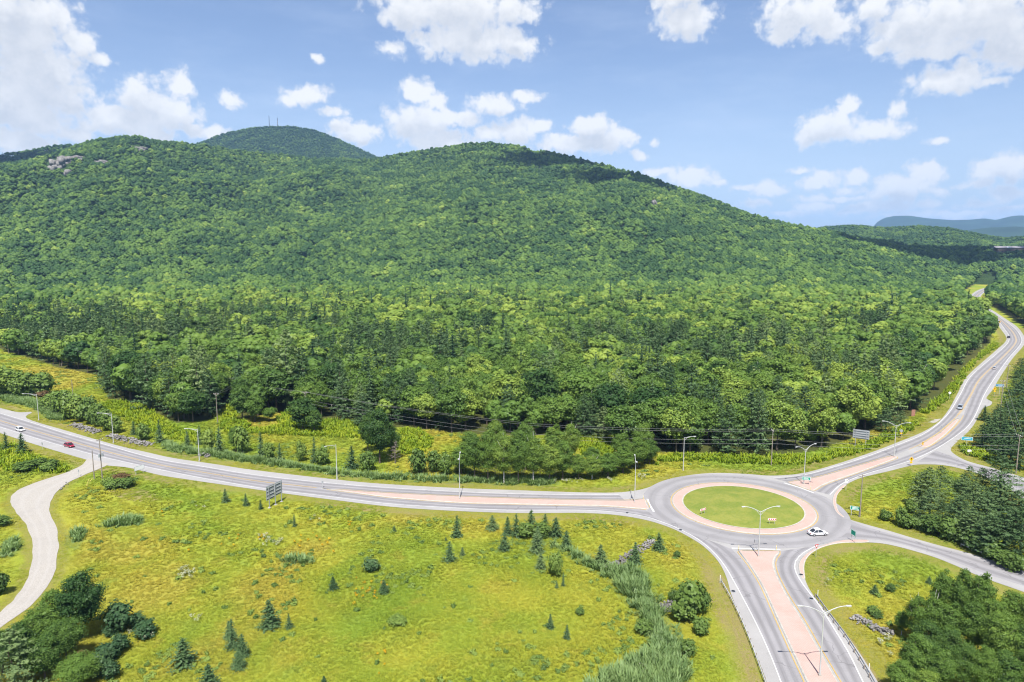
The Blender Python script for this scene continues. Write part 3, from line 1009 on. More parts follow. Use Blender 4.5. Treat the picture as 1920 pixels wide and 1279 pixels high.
def landform(table, back=900.0, power=1.6, tree=TREE_H):
    uu, vv, RR, BB = table.T
    tel = np.array([tan_el(a, b) for a, b in zip(uu, vv)])

    def h(x, y, wob=True):
        r = np.hypot(x, y)
        ys = np.maximum(y, 1e-3)
        u = np.clip(u_of(x, ys), uu[0], uu[-1])
        R = np.interp(u, uu, RR)
        B = np.interp(u, uu, BB)
        Hh = np.maximum(CAMH + R * np.interp(u, uu, tel) - tree, 0.5)
        t = np.clip((r - B) / (R - B), 0, 1)
        rise = Hh * t ** power
        fall = np.clip(1 - ((r - R) / back) ** 2, 0, 1)
        z = np.where(r <= R, rise, Hh * fall)
        if wob:
            amp = np.clip(t * 1.6, 0, 1) * np.where(r < R, np.clip((1 - t) * 4, 0, 1), 0) * np.minimum(Hh * 0.13, 48)
            z = z + amp * (fbm(x / 260 + 40, y / 520 + 40, 3, 4) - 0.47) * 2.8
        return np.where(y > 0, z, 0.0)
    return h


h_main = landform(RIDGE, 900.0, 1.16)
h_left = landform(np.array([(-900, 345, 2900, 2200), (-300, 310, 2900, 2200), (0, 292, 2900, 2200), (60, 283, 2900, 2200), (100, 276, 2900, 2200), (135, 270.5, 2900, 2200), (190, 274, 2900, 2200), (260, 290, 2900, 2200), (380, 330, 2900, 2200)], float), 900, 1.3)
h_peak = landform(np.array([(150, 380, 3900, 2500), (300, 303, 3900, 2500), (380, 269, 3900, 2500), (430, 250, 3900, 2500), (480, 239, 3900, 2500), (520, 236, 3900, 2500), (560, 236, 3900, 2500), (600, 243, 3900, 2500), (640, 259, 3900, 2500), (680, 278, 3900, 2500), (712, 293, 3900, 2500), (800, 330, 3900, 2500), (900, 380, 3900, 2500)], float), 1200, 1.25)
h_low = landform(np.array([(1350, 470, 3000, 1950), (1450, 452, 3000, 1950), (1540, 424, 3000, 1950), (1600, 421, 3000, 1950), (1660, 426, 3000, 1950), (1720, 422, 3000, 1950), (1780, 427, 3000, 1950), (1840, 439, 3000, 1950), (1880, 445, 3000, 1950), (1930, 442, 3000, 1950), (2500, 440, 3000, 1950)], float), 1000, 1.3)
h_dist = landform(np.array([(1560, 466, 11500, 8500), (1632, 427, 11500, 8500), (1643, 414, 11500, 8500), (1655, 408, 11500, 8500), (1672, 404.5, 11500, 8500), (1700, 404, 11500, 8500), (1735, 409, 11500, 8500), (1780, 412.5, 11500, 8500), (1815, 411.5, 11500, 8500), (1840, 409, 11500, 8500), (1862, 412, 11500, 8500), (1890, 405, 11500, 8500), (1905, 403.5, 11500, 8500), (1930, 405, 11500, 8500), (2000, 400, 11500, 8500), (2400, 404, 11500, 8500)], float), 2500, 1.2, 0)


def bump_h(x, y):
    """knee-high roll of the meadow, dying out at the paving"""
    d = road_dist(x, y)
    k = np.clip((d - 1.5) / 5.0, 0, 1)
    near = np.clip((520 - np.hypot(x, y)) / 120, 0, 1)
    return k * near * ((fbm(x / 11 + 90, y / 11 + 90, 21, 3) - 0.45) * 0.9) - 0.02 * (d < 1.5)


def H(x, y):
    x = np.atleast_1d(np.asarray(x, float))
    y = np.atleast_1d(np.asarray(y, float))
    return h_main(x, y) + bump_h(x, y)


def Z(x, y):
    return float(H(x, y)[0])


def polar_patch(name, az0, az1, naz, radii, hfun, mat, zoned=False, zoff=0.0, extra_az=None):
    az = np.radians(np.linspace(az0, az1, naz))
    if extra_az is not None:
        az = np.concatenate([np.radians(extra_az[0]), az, np.radians(extra_az[1])])
    A, R = np.meshgrid(az, radii)
    X, Y = R * np.sin(A), R * np.cos(A)
    Zz = hfun(X.ravel(), Y.ravel()) + zoff
    V = np.stack([X.ravel(), Y.ravel(), Zz], 1)
    nr, na = R.shape
    i = np.arange(nr - 1)[:, None] * na + np.arange(na - 1)[None, :]
    i = i.ravel()
    F = np.stack([i, i + na, i + na + 1, i + 1], 1)[:, ::-1]
    me = mesh_np(name, V, F, [mat], smooth=True)
    if me.polygons[0].normal.z < 0:
        me.flip_normals()
    if zoned:
        x, y = V[:, 0], V[:, 1]
        r = np.hypot(x, y)
        d = look(rd, x, y, 60.0)
        d2 = look(dd, x, y, 60.0)
        wob = (fbm(x / 6 + 5, y / 6 + 5, 31, 3) - 0.45) * 5
        dry = np.clip(1 - (np.minimum(d + wob * .6, (d2 + wob * .6) * 2.2) - 2.6) / 2.2, 0, 1)
        tanz = np.exp(-((d + wob * 0.2 - 3.4) / 1.2) ** 2) * np.clip((fbm(x / 14, y / 14, 77, 2) - 0.18) * 3.5, 0, 1)
        for pl in ([(200, 915), (250, 912), (300, 930), (290, 940), (230, 935)], [(1345, 1090), (1360, 1085), (1395, 1180), (1425, 1279), (1405, 1279), (1375, 1180)],
                   [(1560, 1180), (1590, 1215), (1640, 1290), (1660, 1290), (1610, 1215), (1575, 1175)]):
            tanz = np.maximum(tanz, 0.8 * inpoly(x, y, reg(pl)))
        reed = np.zeros(len(x))
        for pl in REEDS:
            reed = np.maximum(reed, inpoly(x, y, thin(pl)))
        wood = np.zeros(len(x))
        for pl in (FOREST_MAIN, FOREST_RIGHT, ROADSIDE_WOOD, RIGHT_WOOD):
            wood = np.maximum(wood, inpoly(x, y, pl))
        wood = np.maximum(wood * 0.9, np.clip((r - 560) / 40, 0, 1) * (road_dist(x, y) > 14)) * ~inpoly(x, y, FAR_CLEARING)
        at = me.attributes.new('zone', 'FLOAT_COLOR', 'POINT')
        at.data.foreach_set('color', np.stack([dry, reed, wood, tanz], 1).astype(np.float32).ravel())
    o = link(name, me)
    tag(o, kind='structure')
    return o


side_az = (np.arange(-180, -46, 6.0), np.arange(48, 181, 6.0))
rad_near = np.concatenate([[0.5, 15, 30, 45, 55], 60 * 1.0065 ** np.arange(0, 312), np.linspace(460, 1500, 92)])
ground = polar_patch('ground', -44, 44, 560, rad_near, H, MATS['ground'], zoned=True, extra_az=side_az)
mountain = polar_patch('mountain', -46, 46, 420, np.concatenate([np.linspace(630, 2550, 150), np.linspace(2570, 3500, 30)]), h_main, MATS['floor'], zoff=-0.4)
polar_patch('left_hill', -46, -22, 100, np.linspace(2200, 3900, 60), h_left, MATS['floor'], zoff=-2)
polar_patch('far_mountain', -36, -1, 160, np.linspace(2500, 5200, 70), h_peak, MATS['floor'], zoff=-2)
polar_patch('low_hills', 16, 48, 140, np.linspace(1950, 4100, 60), h_low, MATS['floor'], zoff=-2)
polar_patch('distant_mountains', 22, 50, 160, np.linspace(8500, 14000, 50), h_dist, MATS['fardark'], zoff=-3)
h_dist2 = landform(np.array([(1600, 468, 7200, 5600), (1680, 440, 7200, 5600), (1730, 430, 7200, 5600), (1790, 433, 7200, 5600), (1850, 426, 7200, 5600), (1900, 424, 7200, 5600), (1960, 430, 7200, 5600), (2300, 436, 7200, 5600)], float), 1500, 1.2, 0)
polar_patch('nearer_blue_ridge', 24, 50, 150, np.linspace(5600, 8600, 40), h_dist2, MATS['fardark'], zoff=-3)
polar_patch('plain', -180, 180, 121, np.array([1100, 1800, 3000, 5000, 8000, 12000, 16000.0]), lambda x, y: np.zeros(len(x)), MATS['floor'], zoff=-4)

# ------------------------------------------------------------------ road
road = sheet('road', road_outline, 0.03, MATS['shoulder'])
tag(road, kind='structure')
drive = strip('gravel_driveway', ragged(dr_l, .16, 2, 3), ragged(dr_r, .16, 2, 4), 0.045, MATS['gravel'], None, 320, 2)
tag(drive, kind='structure')
pad = sheet('gravel_pad', [p for p in G([(1748, 787), (1738, 780), (1728, 783), (1733, 790), (1752, 793), (1765, 785)], 4)], 0.02, MATS['gravel'])
tag(pad, kind='structure')
ZL = 0.05
strip('lane', A_w, B_w, ZL, MATS['lane'], road, 260, 1)
strip('lane', B2_w, C_w, ZL, MATS['lane'], road, 260, 1)
strip('lane', A_n, B_n, ZL, MATS['lane'], road, 260, 1)
strip('lane', B2_n, C_n, ZL, MATS['lane'], road, 260, 1)
strip('lane', E_a, E_c, ZL - 0.006, MATS['lane'], road, 120, 1)
strip('lane', S_a, S_b, ZL, MATS['lane'], road, 120, 1)
strip('lane', S_c, S_d, ZL, MATS['lane'], road, 120, 1)
strip('lane', side_a, side_c, ZL - 0.006, MATS['lane'], road, 90, 1)


def circ(r, n=96, a0=0, a1=2 * math.pi):
    return [RC + Vector((math.cos(a0 + (a1 - a0) * k / n), math.sin(a0 + (a1 - a0) * k / n))) * r for k in range(n + 1)]


strip('lane', circ(16.6), circ(24.3), ZL + 0.008, MATS['ring'], road, 140, 1)
ZP = ZL + 0.02
for ln, wd in ((A_w, .22), (C_w, .22), (A_n, .22), (C_n, .22), (S_a, .20), (S_d, .20)):
    paint('edge_line', ln, wd, ZP, MATS['whiteline'], road)
half_w = [p for p in B_w if p[0] < P(600, 915)[0]]
for o_ in (0.16, -0.16):
    paint('centre_line', offset(half_w, o_), 0.14, ZP, MATS['yellowline'], road)
far_c = [p for p in B_n if p[1] > P(1795, 780)[1]]
for o_ in (0.2, -0.2):
    paint('centre_line', offset(far_c, o_), 0.2, ZP, MATS['yellowline'], road)
paint('centre_line', [p for p in B_n if P(1700, 845)[1] < p[1] < P(1800, 778)[1]], 0.2, ZP, MATS['yellowline'], road)
paint('centre_line', [p for p in B2_n if P(1700, 850)[1] < p[1] < P(1800, 778)[1]], 0.2, ZP, MATS['yellowline'], road)
paint('stop_line', G([(1214, 936), (1217, 945), (1226, 960)], 6), 0.5, ZP, MATS['whiteline'], road)
paint('stop_line', G([(1372, 1028.5), (1420, 1030), (1463, 1031)], 4), 0.5, ZP, MATS['whiteline'], road)
paint('stop_line', G([(1470, 906), (1500, 915), (1526, 925)], 4), 0.5, ZP, MATS['whiteline'], road)
paint('edge_line', circ(17.25, 96), 0.22, ZP, MATS['yellowline'], road, 120)


def island(name, outline, top=0.13, mat=None, kerb=0.3, line=True):
    """raised paving with a concrete kerb and a yellow line painted round it"""
    pts = thin(outline, 0.5)
    if (pts[0] - pts[-1]).length < 0.6:
        pts = pts[:-1]
    ar = sum(a[0] * b[1] - b[0] * a[1] for a, b in zip(pts, pts[1:] + pts[:1]))
    if ar < 0:
        pts = pts[::-1]
    n = len(pts)

    def off(d):
        r = []
        for i in range(n):
            t = (pts[(i + 1) % n] - pts[i - 1]).normalized()
            r.append(pts[i] + Vector((-t[1], t[0])) * d)
        return r
    base = sheet(name, off(kerb * 0.6), top - 0.012, mat or MATS['pink'])
    tag(base, kind='structure')
    inner = off(kerb)
    V = [(p[0], p[1], 0.0) for p in pts] + [(p[0], p[1], top) for p in pts] + [(p[0], p[1], top) for p in inner]
    F = []
    for i in range(n):
        j = (i + 1) % n
        F.append([i, j, n + j, n + i])
        F.append([n + i, n + j, 2 * n + j, 2 * n + i])
    me = mesh_np('kerb', V, np.array(F), [MATS['concrete']])
    link('kerb', me, base)
    if line:
        oo = off(-0.35)
        paint('yellow_line', oo + [oo[0]], 0.18, ZP + 0.006, MATS['yellowline'], base, max(40, n))
    return base


island('splitter_island', isl_w)
island('splitter_island', isl_n)
island('splitter_island', isl_s)
island('median_island', isl_nn, 0.1)
island('corner_apron', corner_se, 0.09, line=False, kerb=0.2)
island('corner_apron', corner_ne, 0.09, line=False, kerb=0.2)
apron = strip('central_apron', circ(14.3), circ(16.75), 0.12, MATS['pink'], None, 120, 2)
tag(apron, kind='structure')
kV, kF = [], []
for k in range(121):
    a = 2 * math.pi * k / 120
    c, s_ = math.cos(a), math.sin(a)
    for r_, z_ in ((16.98, 0.0), (16.98, 0.135), (16.7, 0.135)):
        kV.append((RC[0] + c * r_, RC[1] + s_ * r_, z_))
for k in range(120):
    for q_ in range(2):
        kF.append([k * 3 + q_, k * 3 + 3 + q_, k * 3 + 4 + q_, k * 3 + 1 + q_])
link('kerb', mesh_np('kerb', kV, np.array(kF), [MATS['concrete']]), apron)
# central lawn: a low dome inside a pale kerb
lv, lf = [(RC[0], RC[1], 0.75)], []
NR, NA = 14, 96
for i in range(1, NR + 1):
    r_ = 14.25 * i / NR
    for k in range(NA):
        a = 2 * math.pi * k / NA
        lv.append((RC[0] + r_ * math.cos(a), RC[1] + r_ * math.sin(a), 0.16 + 0.6 * (1 - (i / NR) ** 2) + (0.03 * random.random() if i < NR else 0)))
for k in range(NA):
    lf.append([0, 1 + k, 1 + (k + 1) % NA])
for i in range(NR - 1):
    for k in range(NA):
        a_, b_ = 1 + i * NA, 1 + (i + 1) * NA
        lf.append([a_ + k, b_ + k, b_ + (k + 1) % NA, a_ + (k + 1) % NA])
lawn = link('central_lawn', mesh_np('central_lawn', lv, lf, [MATS['lawn']], smooth=True))
tag(lawn, kind='structure')
strip('kerb', circ(14.22), circ(14.55), 0.175, MATS['concrete'], lawn, 120)

# ------------------------------------------------------------------ plant meshes
def leaf_quads(Pt, N, size, jitter, r, aspect=0.7):
    """one small leaf card per point, facing roughly along N"""
    n = len(Pt)
    N = N + r.normal(0, jitter, (n, 3))
    N /= np.linalg.norm(N, axis=1, keepdims=True) + 1e-9
    T = r.normal(0, 1, (n, 3))
    T -= (T * N).sum(1, keepdims=True) * N
    T /= np.linalg.norm(T, axis=1, keepdims=True) + 1e-9
    B = np.cross(N, T)
    s = (size * r.uniform(0.6, 1.35, n))[:, None] * 0.5
    a = aspect
    V = np.stack([Pt - T * s, Pt - B * s * a + N * s * 0.12, Pt + T * s, Pt + B * s * a + N * s * 0.12], 1).reshape(-1, 3)
    F = np.arange(4 * n).reshape(-1, 4)
    return V, F


def fib(n, r):
    k = np.arange(n) + r.random()
    z = 1 - 2 * (k + 0.5) / n
    a = k * 2.399963
    q = np.sqrt(np.maximum(0, 1 - z * z))
    return np.stack([q * np.cos(a), q * np.sin(a), z], 1)


def ico(sub=1):
    bm = bmesh.new()
    bmesh.ops.create_icosphere(bm, subdivisions=sub, radius=1)
    V = np.array([v.co[:] for v in bm.verts])
    F = np.array([[v.index for v in f.verts] for f in bm.faces])
    bm.free()
    return V, F


ICO1, ICO2 = ico(1), ico(2)


def foliage_mesh(name, Vq, Fq, mat, core=None, leafv=None, r=None):
    """quads + optional triangles of an inner core, one mesh, with a 'leaf' tint per face"""
    nq = len(Fq)
    V = Vq
    faces_tri = None
    if core is not None and len(core):
        cv, cf = [], []
        b = len(Vq)
        for (c, rad) in core:
            vv = ICO1[0] * (1 + r.normal(0, 0.10, (len(ICO1[0]), 1))) * rad + c
            cv.append(vv)
            cf.append(ICO1[1] + b)
            b += len(vv)
        V = np.concatenate([Vq] + cv)
        faces_tri = np.concatenate(cf)
    me = bpy.data.meshes.new(name)
    nt_ = 0 if faces_tri is None else len(faces_tri)
    me.vertices.add(len(V))
    me.vertices.foreach_set('co', V.astype(np.float32).ravel())
    li = Fq.ravel() if nt_ == 0 else np.concatenate([Fq.ravel(), faces_tri.ravel()])
    me.loops.add(len(li))
    me.loops.foreach_set('vertex_index', li.astype(np.int32))
    me.polygons.add(nq + nt_)
    st = np.concatenate([np.arange(nq) * 4, nq * 4 + np.arange(nt_) * 3]).astype(np.int32)
    me.polygons.foreach_set('loop_start', st)
    me.update(calc_edges=True)
    me.materials.append(mat)
    at = me.attributes.new('leaf', 'FLOAT', 'FACE')
    lv_ = np.full(nq + nt_, 0.45, dtype=np.float32)
    lv_[:nq] = r.uniform(0, 1, nq) if leafv is None else leafv
    at.data.foreach_set('value', lv_)
    me.update()
    return me


def crown_broad(name, seed, H_=15.0, W=9.0, nlobe=22, nleaf=3200, size=0.55, mat=None, base=0.22, narrow=0.0, core=True, flat=0.8, upn=0.45, jit=0.42, lspread=0.5, shell=(0.62, 1.25), cs=0.72):
    r = np.random.default_rng(seed)
    zc = H_ * (base + (1 - base) * 0.5)
    hz = H_ * (1 - base) * 0.5
    lobes = []
    d = fib(nlobe, r)
    for k in range(nlobe):
        v = d[k] + r.normal(0, 0.18, 3)
        v /= np.linalg.norm(v)
        q = r.uniform(0.50, 0.74)
        tz = v[2] * q
        wz = 1 - narrow * max(0.0, tz) - 0.25 * max(0.0, -tz)
        c = np.array([v[0] * q * W / 2 * wz, v[1] * q * W / 2 * wz, zc + tz * hz])
        rad = r.uniform(0.30, 0.48) * (22 / max(nlobe, 12)) ** 0.5 * W / 2 * (1 - 0.35 * narrow * max(0, v[2]))
        lobes.append((c, rad))
    lobes.append((np.array([0, 0, zc]), W * 0.30))
    w = np.array([l[1] ** 2 for l in lobes])
    cnt = (w / w.sum() * nleaf).astype(int) + 1
    Ps, Ns, Lv = [], [], []
    for (c, rad), m_ in zip(lobes, cnt):
        v = r.normal(0, 1, (m_, 3))
        v[:, 2] = v[:, 2] * 0.9 + 0.25
        v /= np.linalg.norm(v, axis=1, keepdims=True)
        rr = rad * r.uniform(shell[0], shell[1], (m_, 1))
        p = c + v * rr * np.array([1, 1, flat])
        out_ = p - np.array([0, 0, zc])
        out_ /= np.linalg.norm(out_, axis=1, keepdims=True) + 1e-6
        Ps.append(p)
        Ns.append(v * 0.6 + out_ * 0.4 + np.array([0, 0, upn]))
        Lv.append(np.clip(0.5 + (r.uniform(0, 1) - .5) * lspread + r.uniform(-.5, .5, m_) * lspread, 0, 1))
    Ps, Ns, Lv = np.concatenate(Ps), np.concatenate(Ns), np.concatenate(Lv)
    V, F = leaf_quads(Ps, Ns, np.full(len(Ps), size), jit, r)
    cores = [(c, rad * cs * min(1.0, shell[0] + .25)) for c, rad in lobes] if core else None
    return foliage_mesh(name, V, F, mat, cores, Lv, r)


def crown_conifer(name, seed, H_=17.0, W=7.0, levels=15, per=8, cards=9, size=0.8, mat=None, base=0.12, droop=0.12, power=0.85, lift=0.0, gap=0.0):
    """whorls of drooping boughs, each a tapering plume of needle cards"""
    r = np.random.default_rng(seed)
    Ps, Ns, Sz, Lv = [], [], [], []
    for L in range(levels):
        t = (L + 0.5) / levels
        z = H_ * (base + (1 - base) * t)
        R = W / 2 * (1 - t) ** power * r.uniform(0.82, 1.1) + 0.12
        nb = max(4, int(per * (1 - 0.45 * t)))
        a0 = r.random() * 6.28
        for b in range(nb):
            if gap and r.random() < gap:
                continue
            a = a0 + 6.283 * b / nb + r.normal(0, 0.16)
            Rb = R * r.uniform(0.70, 1.15)
            dz = -droop * Rb + r.normal(0, 0.15)
            tint_b = r.uniform(0, 1)
            nc = max(2, int(cards * (0.35 + 0.65 * (1 - t))))
            for q in range(nc):
                s = (q + 0.6) / nc
                side = r.normal(0, 0.16) * Rb * (1.1 - 0.6 * s)
                x = math.cos(a) * Rb * s - math.sin(a) * side
                y = math.sin(a) * Rb * s + math.cos(a) * side
                Ps.append((x, y, z + dz * s + lift * Rb * s * s + r.normal(0, 0.08)))
                Ns.append((math.cos(a) * 0.35, math.sin(a) * 0.35, 0.95))
                Sz.append(size * (1.15 - 0.45 * s) * (1 - 0.35 * t))
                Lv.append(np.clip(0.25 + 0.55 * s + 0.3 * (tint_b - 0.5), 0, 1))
    Ps.append((0, 0, H_ * 0.99))
    Ns.append((0.6, 0, 0.5))
    Sz.append(size * 0.6)
    Lv.append(0.6)
    Ps, Ns, Sz = np.array(Ps), np.array(Ns), np.array(Sz)
    V, F = leaf_quads(Ps, Ns, Sz, 0.30, r, 0.62)
    # dark inner column keeps the tree from being see-through
    cores = []
    for k in range(5):
        t = (k + 0.3) / 5
        rr = W * 0.13 * (1 - t) ** power
        cores.append((np.array([0, 0, H_ * (base + (1 - base) * t)]), np.array([rr, rr, H_ * 0.11])))
    return foliage_mesh(name, V, F, mat, cores, np.array(Lv), r)


def crown_pine(name, seed, H_, W, mat, nb=92, cards=95, size=.36):
    """white pine: long boughs carrying flat plumes of needles, uneven outline"""
    r = np.random.default_rng(seed)
    Ps, Ns, Lv = [], [], []
    for b in range(nb):
        t = ((b + r.random()) / nb) ** 0.9
        z = H_ * (.07 + .91 * t)
        prof = (1 - t) ** .62 * (.65 + .35 * min(1, t / .2))
        L = W / 2 * prof * r.uniform(.62, 1.22) + .25
        a = b * 2.39996 + r.normal(0, .25)
        up = r.normal(.10, .10) + .25 * t
        m_ = int(cards * (.30 + .7 * prof))
        s = r.uniform(.18, 1.05, m_) ** .75
        wid = .30 * L * np.sin(np.clip(s, 0, 1) * 2.6 + .35)
        side = r.normal(0, .5, m_) * wid
        x = math.cos(a) * L * s - math.sin(a) * side
        y = math.sin(a) * L * s + math.cos(a) * side
        zz = z + up * L * s * s - .10 * L * s + r.normal(0, .13, m_) + .10 * wid
        Ps.append(np.stack([x, y, zz], 1))
        Ns.append(np.stack([np.full(m_, math.cos(a) * .45), np.full(m_, math.sin(a) * .45), np.full(m_, .8)], 1))
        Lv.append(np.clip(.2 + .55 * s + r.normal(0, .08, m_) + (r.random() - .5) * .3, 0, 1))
    Ps, Ns, Lv = np.concatenate(Ps), np.concatenate(Ns), np.concatenate(Lv)
    V, F = leaf_quads(Ps, Ns, np.full(len(Ps), size), .45, r, .5)
    return foliage_mesh(name, V, F, mat, [(np.array([0, 0, H_ * (.1 + .16 * k)]), np.array([.5, .5, H_ * .1]) * (1 - k * .15)) for k in range(5)], Lv, r)


def trunk_mesh(name, H_, r0, mat, seed=0, limbs=4, top=0.8):
    rr = random.Random(seed)
    mb = MB()
    bend = [(rr.uniform(-.02, .02) * H_ * k, rr.uniform(-.02, .02) * H_ * k) for k in range(5)]
    pts = [(bend[k][0] * 0.25, bend[k][1] * 0.25, H_ * top * k / 4 - 0.3 * (k == 0)) for k in range(5)]
    mb.tube(pts, [r0 * (1 - 0.8 * k / 4) * (1.35 if k == 0 else 1) for k in range(5)], 7)
    for k in range(limbs):
        t = rr.uniform(0.35, 0.7)
        a = rr.uniform(0, 6.28)
        z = H_ * top * t
        L = H_ * 0.22
        mb.tube([(0, 0, z), (math.cos(a) * L * .5, math.sin(a) * L * .5, z + L * .5), (math.cos(a) * L * .8, math.sin(a) * L * .8, z + L)], [r0 * .45, r0 * .3, r0 * .1], 5)
    return mb.mesh(name, mat, True)


def bare_tree(name, seed, H_, mat):
    """dead tree: bare grey boughs"""
    rr = random.Random(seed)
    mb = MB()
    mb.tube([(0, 0, -.2), (0.1, 0, H_ * .5), (0, 0.1, H_)], [.16, .10, .02], 6)
    for k in range(34):
        z = H_ * rr.uniform(.2, .95)
        a = rr.uniform(0, 6.28)
        L = (H_ - z) * .28 + H_ * 0.07
        e = Vector((math.cos(a) * L, math.sin(a) * L, z + L * rr.uniform(-.1, .5)))
        mb.tube([(0, 0, z), tuple((Vector((0, 0, z)) + e) / 2 + Vector((0, 0, .1))), tuple(e)], [.05, .035, .012], 4, False)
        for q in range(4):
            s = rr.uniform(.3, 1)
            b = Vector((0, 0, z)).lerp(e, s)
            mb.tube([tuple(b), tuple(b + Vector((rr.uniform(-1, 1), rr.uniform(-1, 1), rr.uniform(-.1, .9))) * L * .4)], [.03, .008], 4, False)
    return mb.mesh(name, mat)


BM = MATS['broad']
near_b = [crown_broad('crown', 100 + k, 15, [8.6, 9.6, 7.8, 8.8, 7.2, 10][k], 36, 4200, 0.54, BM, [.16, .2, .14, .2, .12, .2][k], [0.3, .1, .5, .2, .65, .1][k], True, .72, .35, .5, .5, (.5, 1.4)) for k in range(6)]
mid_b = [crown_broad('crown', 200 + k, 15, [8.6, 9.6, 7.8, 9.0, 7.4][k], 18, 1100, 0.95, BM, .2, [.2, 0, .4, .1, .5][k], True, .8, .3, .35, .35, (.75, 1.2), .9) for k in range(5)]
far_b = [crown_broad('crown', 300 + k, 14, [9, 10, 8.4, 9.4][k], 14, 130, 1.2, BM, .25, [.1, 0, .3, 0][k], True, .8, .25, .3, .15, (.9, 1.12), 1.08) for k in range(4)]
close_b = [crown_broad('crown', 150 + k, 15, [8.6, 9.6, 7.8, 8.8, 7.2, 10][k], 44, 13000, 0.30, BM, [.12, .14, .1, .14, .08, .14][k], [0.35, .2, .65, .3, .8, .2][k], True, .70, .3, .55, .6, (.45, 1.5)) for k in range(6)]
PM = MATS['pine']
PW = [8.4, 9.6, 7.2, 9.4]
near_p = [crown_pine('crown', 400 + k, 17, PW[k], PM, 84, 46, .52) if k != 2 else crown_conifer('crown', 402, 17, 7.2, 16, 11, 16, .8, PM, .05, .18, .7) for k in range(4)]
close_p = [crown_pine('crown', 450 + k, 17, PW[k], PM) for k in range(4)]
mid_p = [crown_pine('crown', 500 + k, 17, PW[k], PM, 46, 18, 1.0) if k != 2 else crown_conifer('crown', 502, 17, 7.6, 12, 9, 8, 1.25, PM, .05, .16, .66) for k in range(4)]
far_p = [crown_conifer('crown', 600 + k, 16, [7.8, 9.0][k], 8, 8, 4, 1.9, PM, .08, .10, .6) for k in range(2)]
young_s = [crown_conifer('crown', 700 + k, 4.0, [2.5, 2.2, 2.9][k], 14, 13, 10, 0.36, PM, .0, .12, .78) for k in range(3)]
SM = MATS['shrub']
shrub_c = [crown_broad('foliage', 800 + k, [3.0, 2.6, 3.6, 4.6][k], [3.4, 2.8, 2.6, 3.4][k], 14, 900, 0.36, SM, .02, [.1, 0, .4, .5][k]) for k in range(4)]
juniper_c = [crown_broad('foliage', 830 + k, 2.6, [2.3, 1.9][k], 12, 900, 0.24, PM, .0, .55) for k in range(2)]
rust_c = [crown_broad('foliage', 840, 3.0, 2.6, 12, 500, .34, MATS['rust'], .05, .2)]
trunk_b = [trunk_mesh('trunk', 15, .20, MATS['bark'], k, 4) for k in range(2)]
trunk_w = trunk_mesh('trunk', 15, .17, MATS['birch'], 5, 5, .92)
trunk_p = trunk_mesh('trunk', 17, .20, MATS['bark'], 9, 0, .84)
trunk_y = trunk_mesh('trunk', 4, .07, MATS['bark'], 9, 0, .9)
stem_s = trunk_mesh('stem', 2.6, .05, MATS['bark'], 12, 5, .7)


def merge_mesh(name, a, b):
    """crown + trunk in one mesh for the far mass"""
    bm = bmesh.new()
    bm.from_mesh(a)
    n0 = len(bm.faces)
    bm.from_mesh(b)
    bm.faces.ensure_lookup_table()
    for f in bm.faces[n0:]:
        f.material_index = 1
    me = bpy.data.meshes.new(name)
    bm.to_mesh(me)
    bm.free()
    me.materials.append(a.materials[0])
    me.materials.append(b.materials[0])
    return me


# ------------------------------------------------------------------ scatter of uncountable growth
def scatter(name, pts, rotz, scl, tint, meshes, idx, label, cat, group=None, mats=None):
    col = bpy.data.collections.new(name + '_sources')
    for k, me in enumerate(meshes):
        col.objects.link(bpy.data.objects.new('%s_source_%02d' % (name, k), me))
    n = len(pts)
    me = bpy.data.meshes.new(name)
    me.vertices.add(n)
    me.vertices.foreach_set('co', np.asarray(pts, np.float32).ravel())
    for nm, typ, data in (('rotz', 'FLOAT', rotz), ('tint', 'FLOAT', tint), ('pick', 'INT', idx)):
        a = me.attributes.new(nm, typ, 'POINT')
        a.data.foreach_set('value', np.asarray(data, np.int32 if typ == 'INT' else np.float32))
    a = me.attributes.new('scl', 'FLOAT_VECTOR', 'POINT')
    a.data.foreach_set('vector', np.asarray(scl, np.float32).ravel())
    o = link(name, me)
    ng = bpy.data.node_groups.new(name, 'GeometryNodeTree')
    ng.interface.new_socket('Geometry', in_out='INPUT', socket_type='NodeSocketGeometry')
    ng.interface.new_socket('Geometry', in_out='OUTPUT', socket_type='NodeSocketGeometry')
    N = ng.nodes
    gi, go = N.new('NodeGroupInput'), N.new('NodeGroupOutput')
    ci = N.new('GeometryNodeCollectionInfo')
    ci.inputs['Collection'].default_value = col
    ci.inputs['Separate Children'].default_value = True
    ci.inputs['Reset Children'].default_value = True
    iop = N.new('GeometryNodeInstanceOnPoints')
    iop.inputs['Pick Instance'].default_value = True

    def na(nm, typ):
        x = N.new('GeometryNodeInputNamedAttribute')
        x.data_type = typ
        x.inputs['Name'].default_value = nm
        return [s for s in x.outputs if s.enabled][0]
    cx = N.new('ShaderNodeCombineXYZ')
    er = N.new('FunctionNodeEulerToRotation')
    L = ng.links
    L.new(na('rotz', 'FLOAT'), cx.inputs[2])
    L.new(cx.outputs[0], er.inputs[0])
    L.new(gi.outputs[0], iop.inputs['Points'])
    L.new(ci.outputs[0], iop.inputs['Instance'])
    L.new(na('pick', 'INT'), iop.inputs['Instance Index'])
    L.new(er.outputs[0], iop.inputs['Rotation'])
    L.new(na('scl', 'FLOAT_VECTOR'), iop.inputs['Scale'])
    L.new(iop.outputs[0], go.inputs[0])
    md = o.modifiers.new('scatter', 'NODES')
    md.node_group = ng
    tag(o, label, cat, group, 'stuff')
    return o


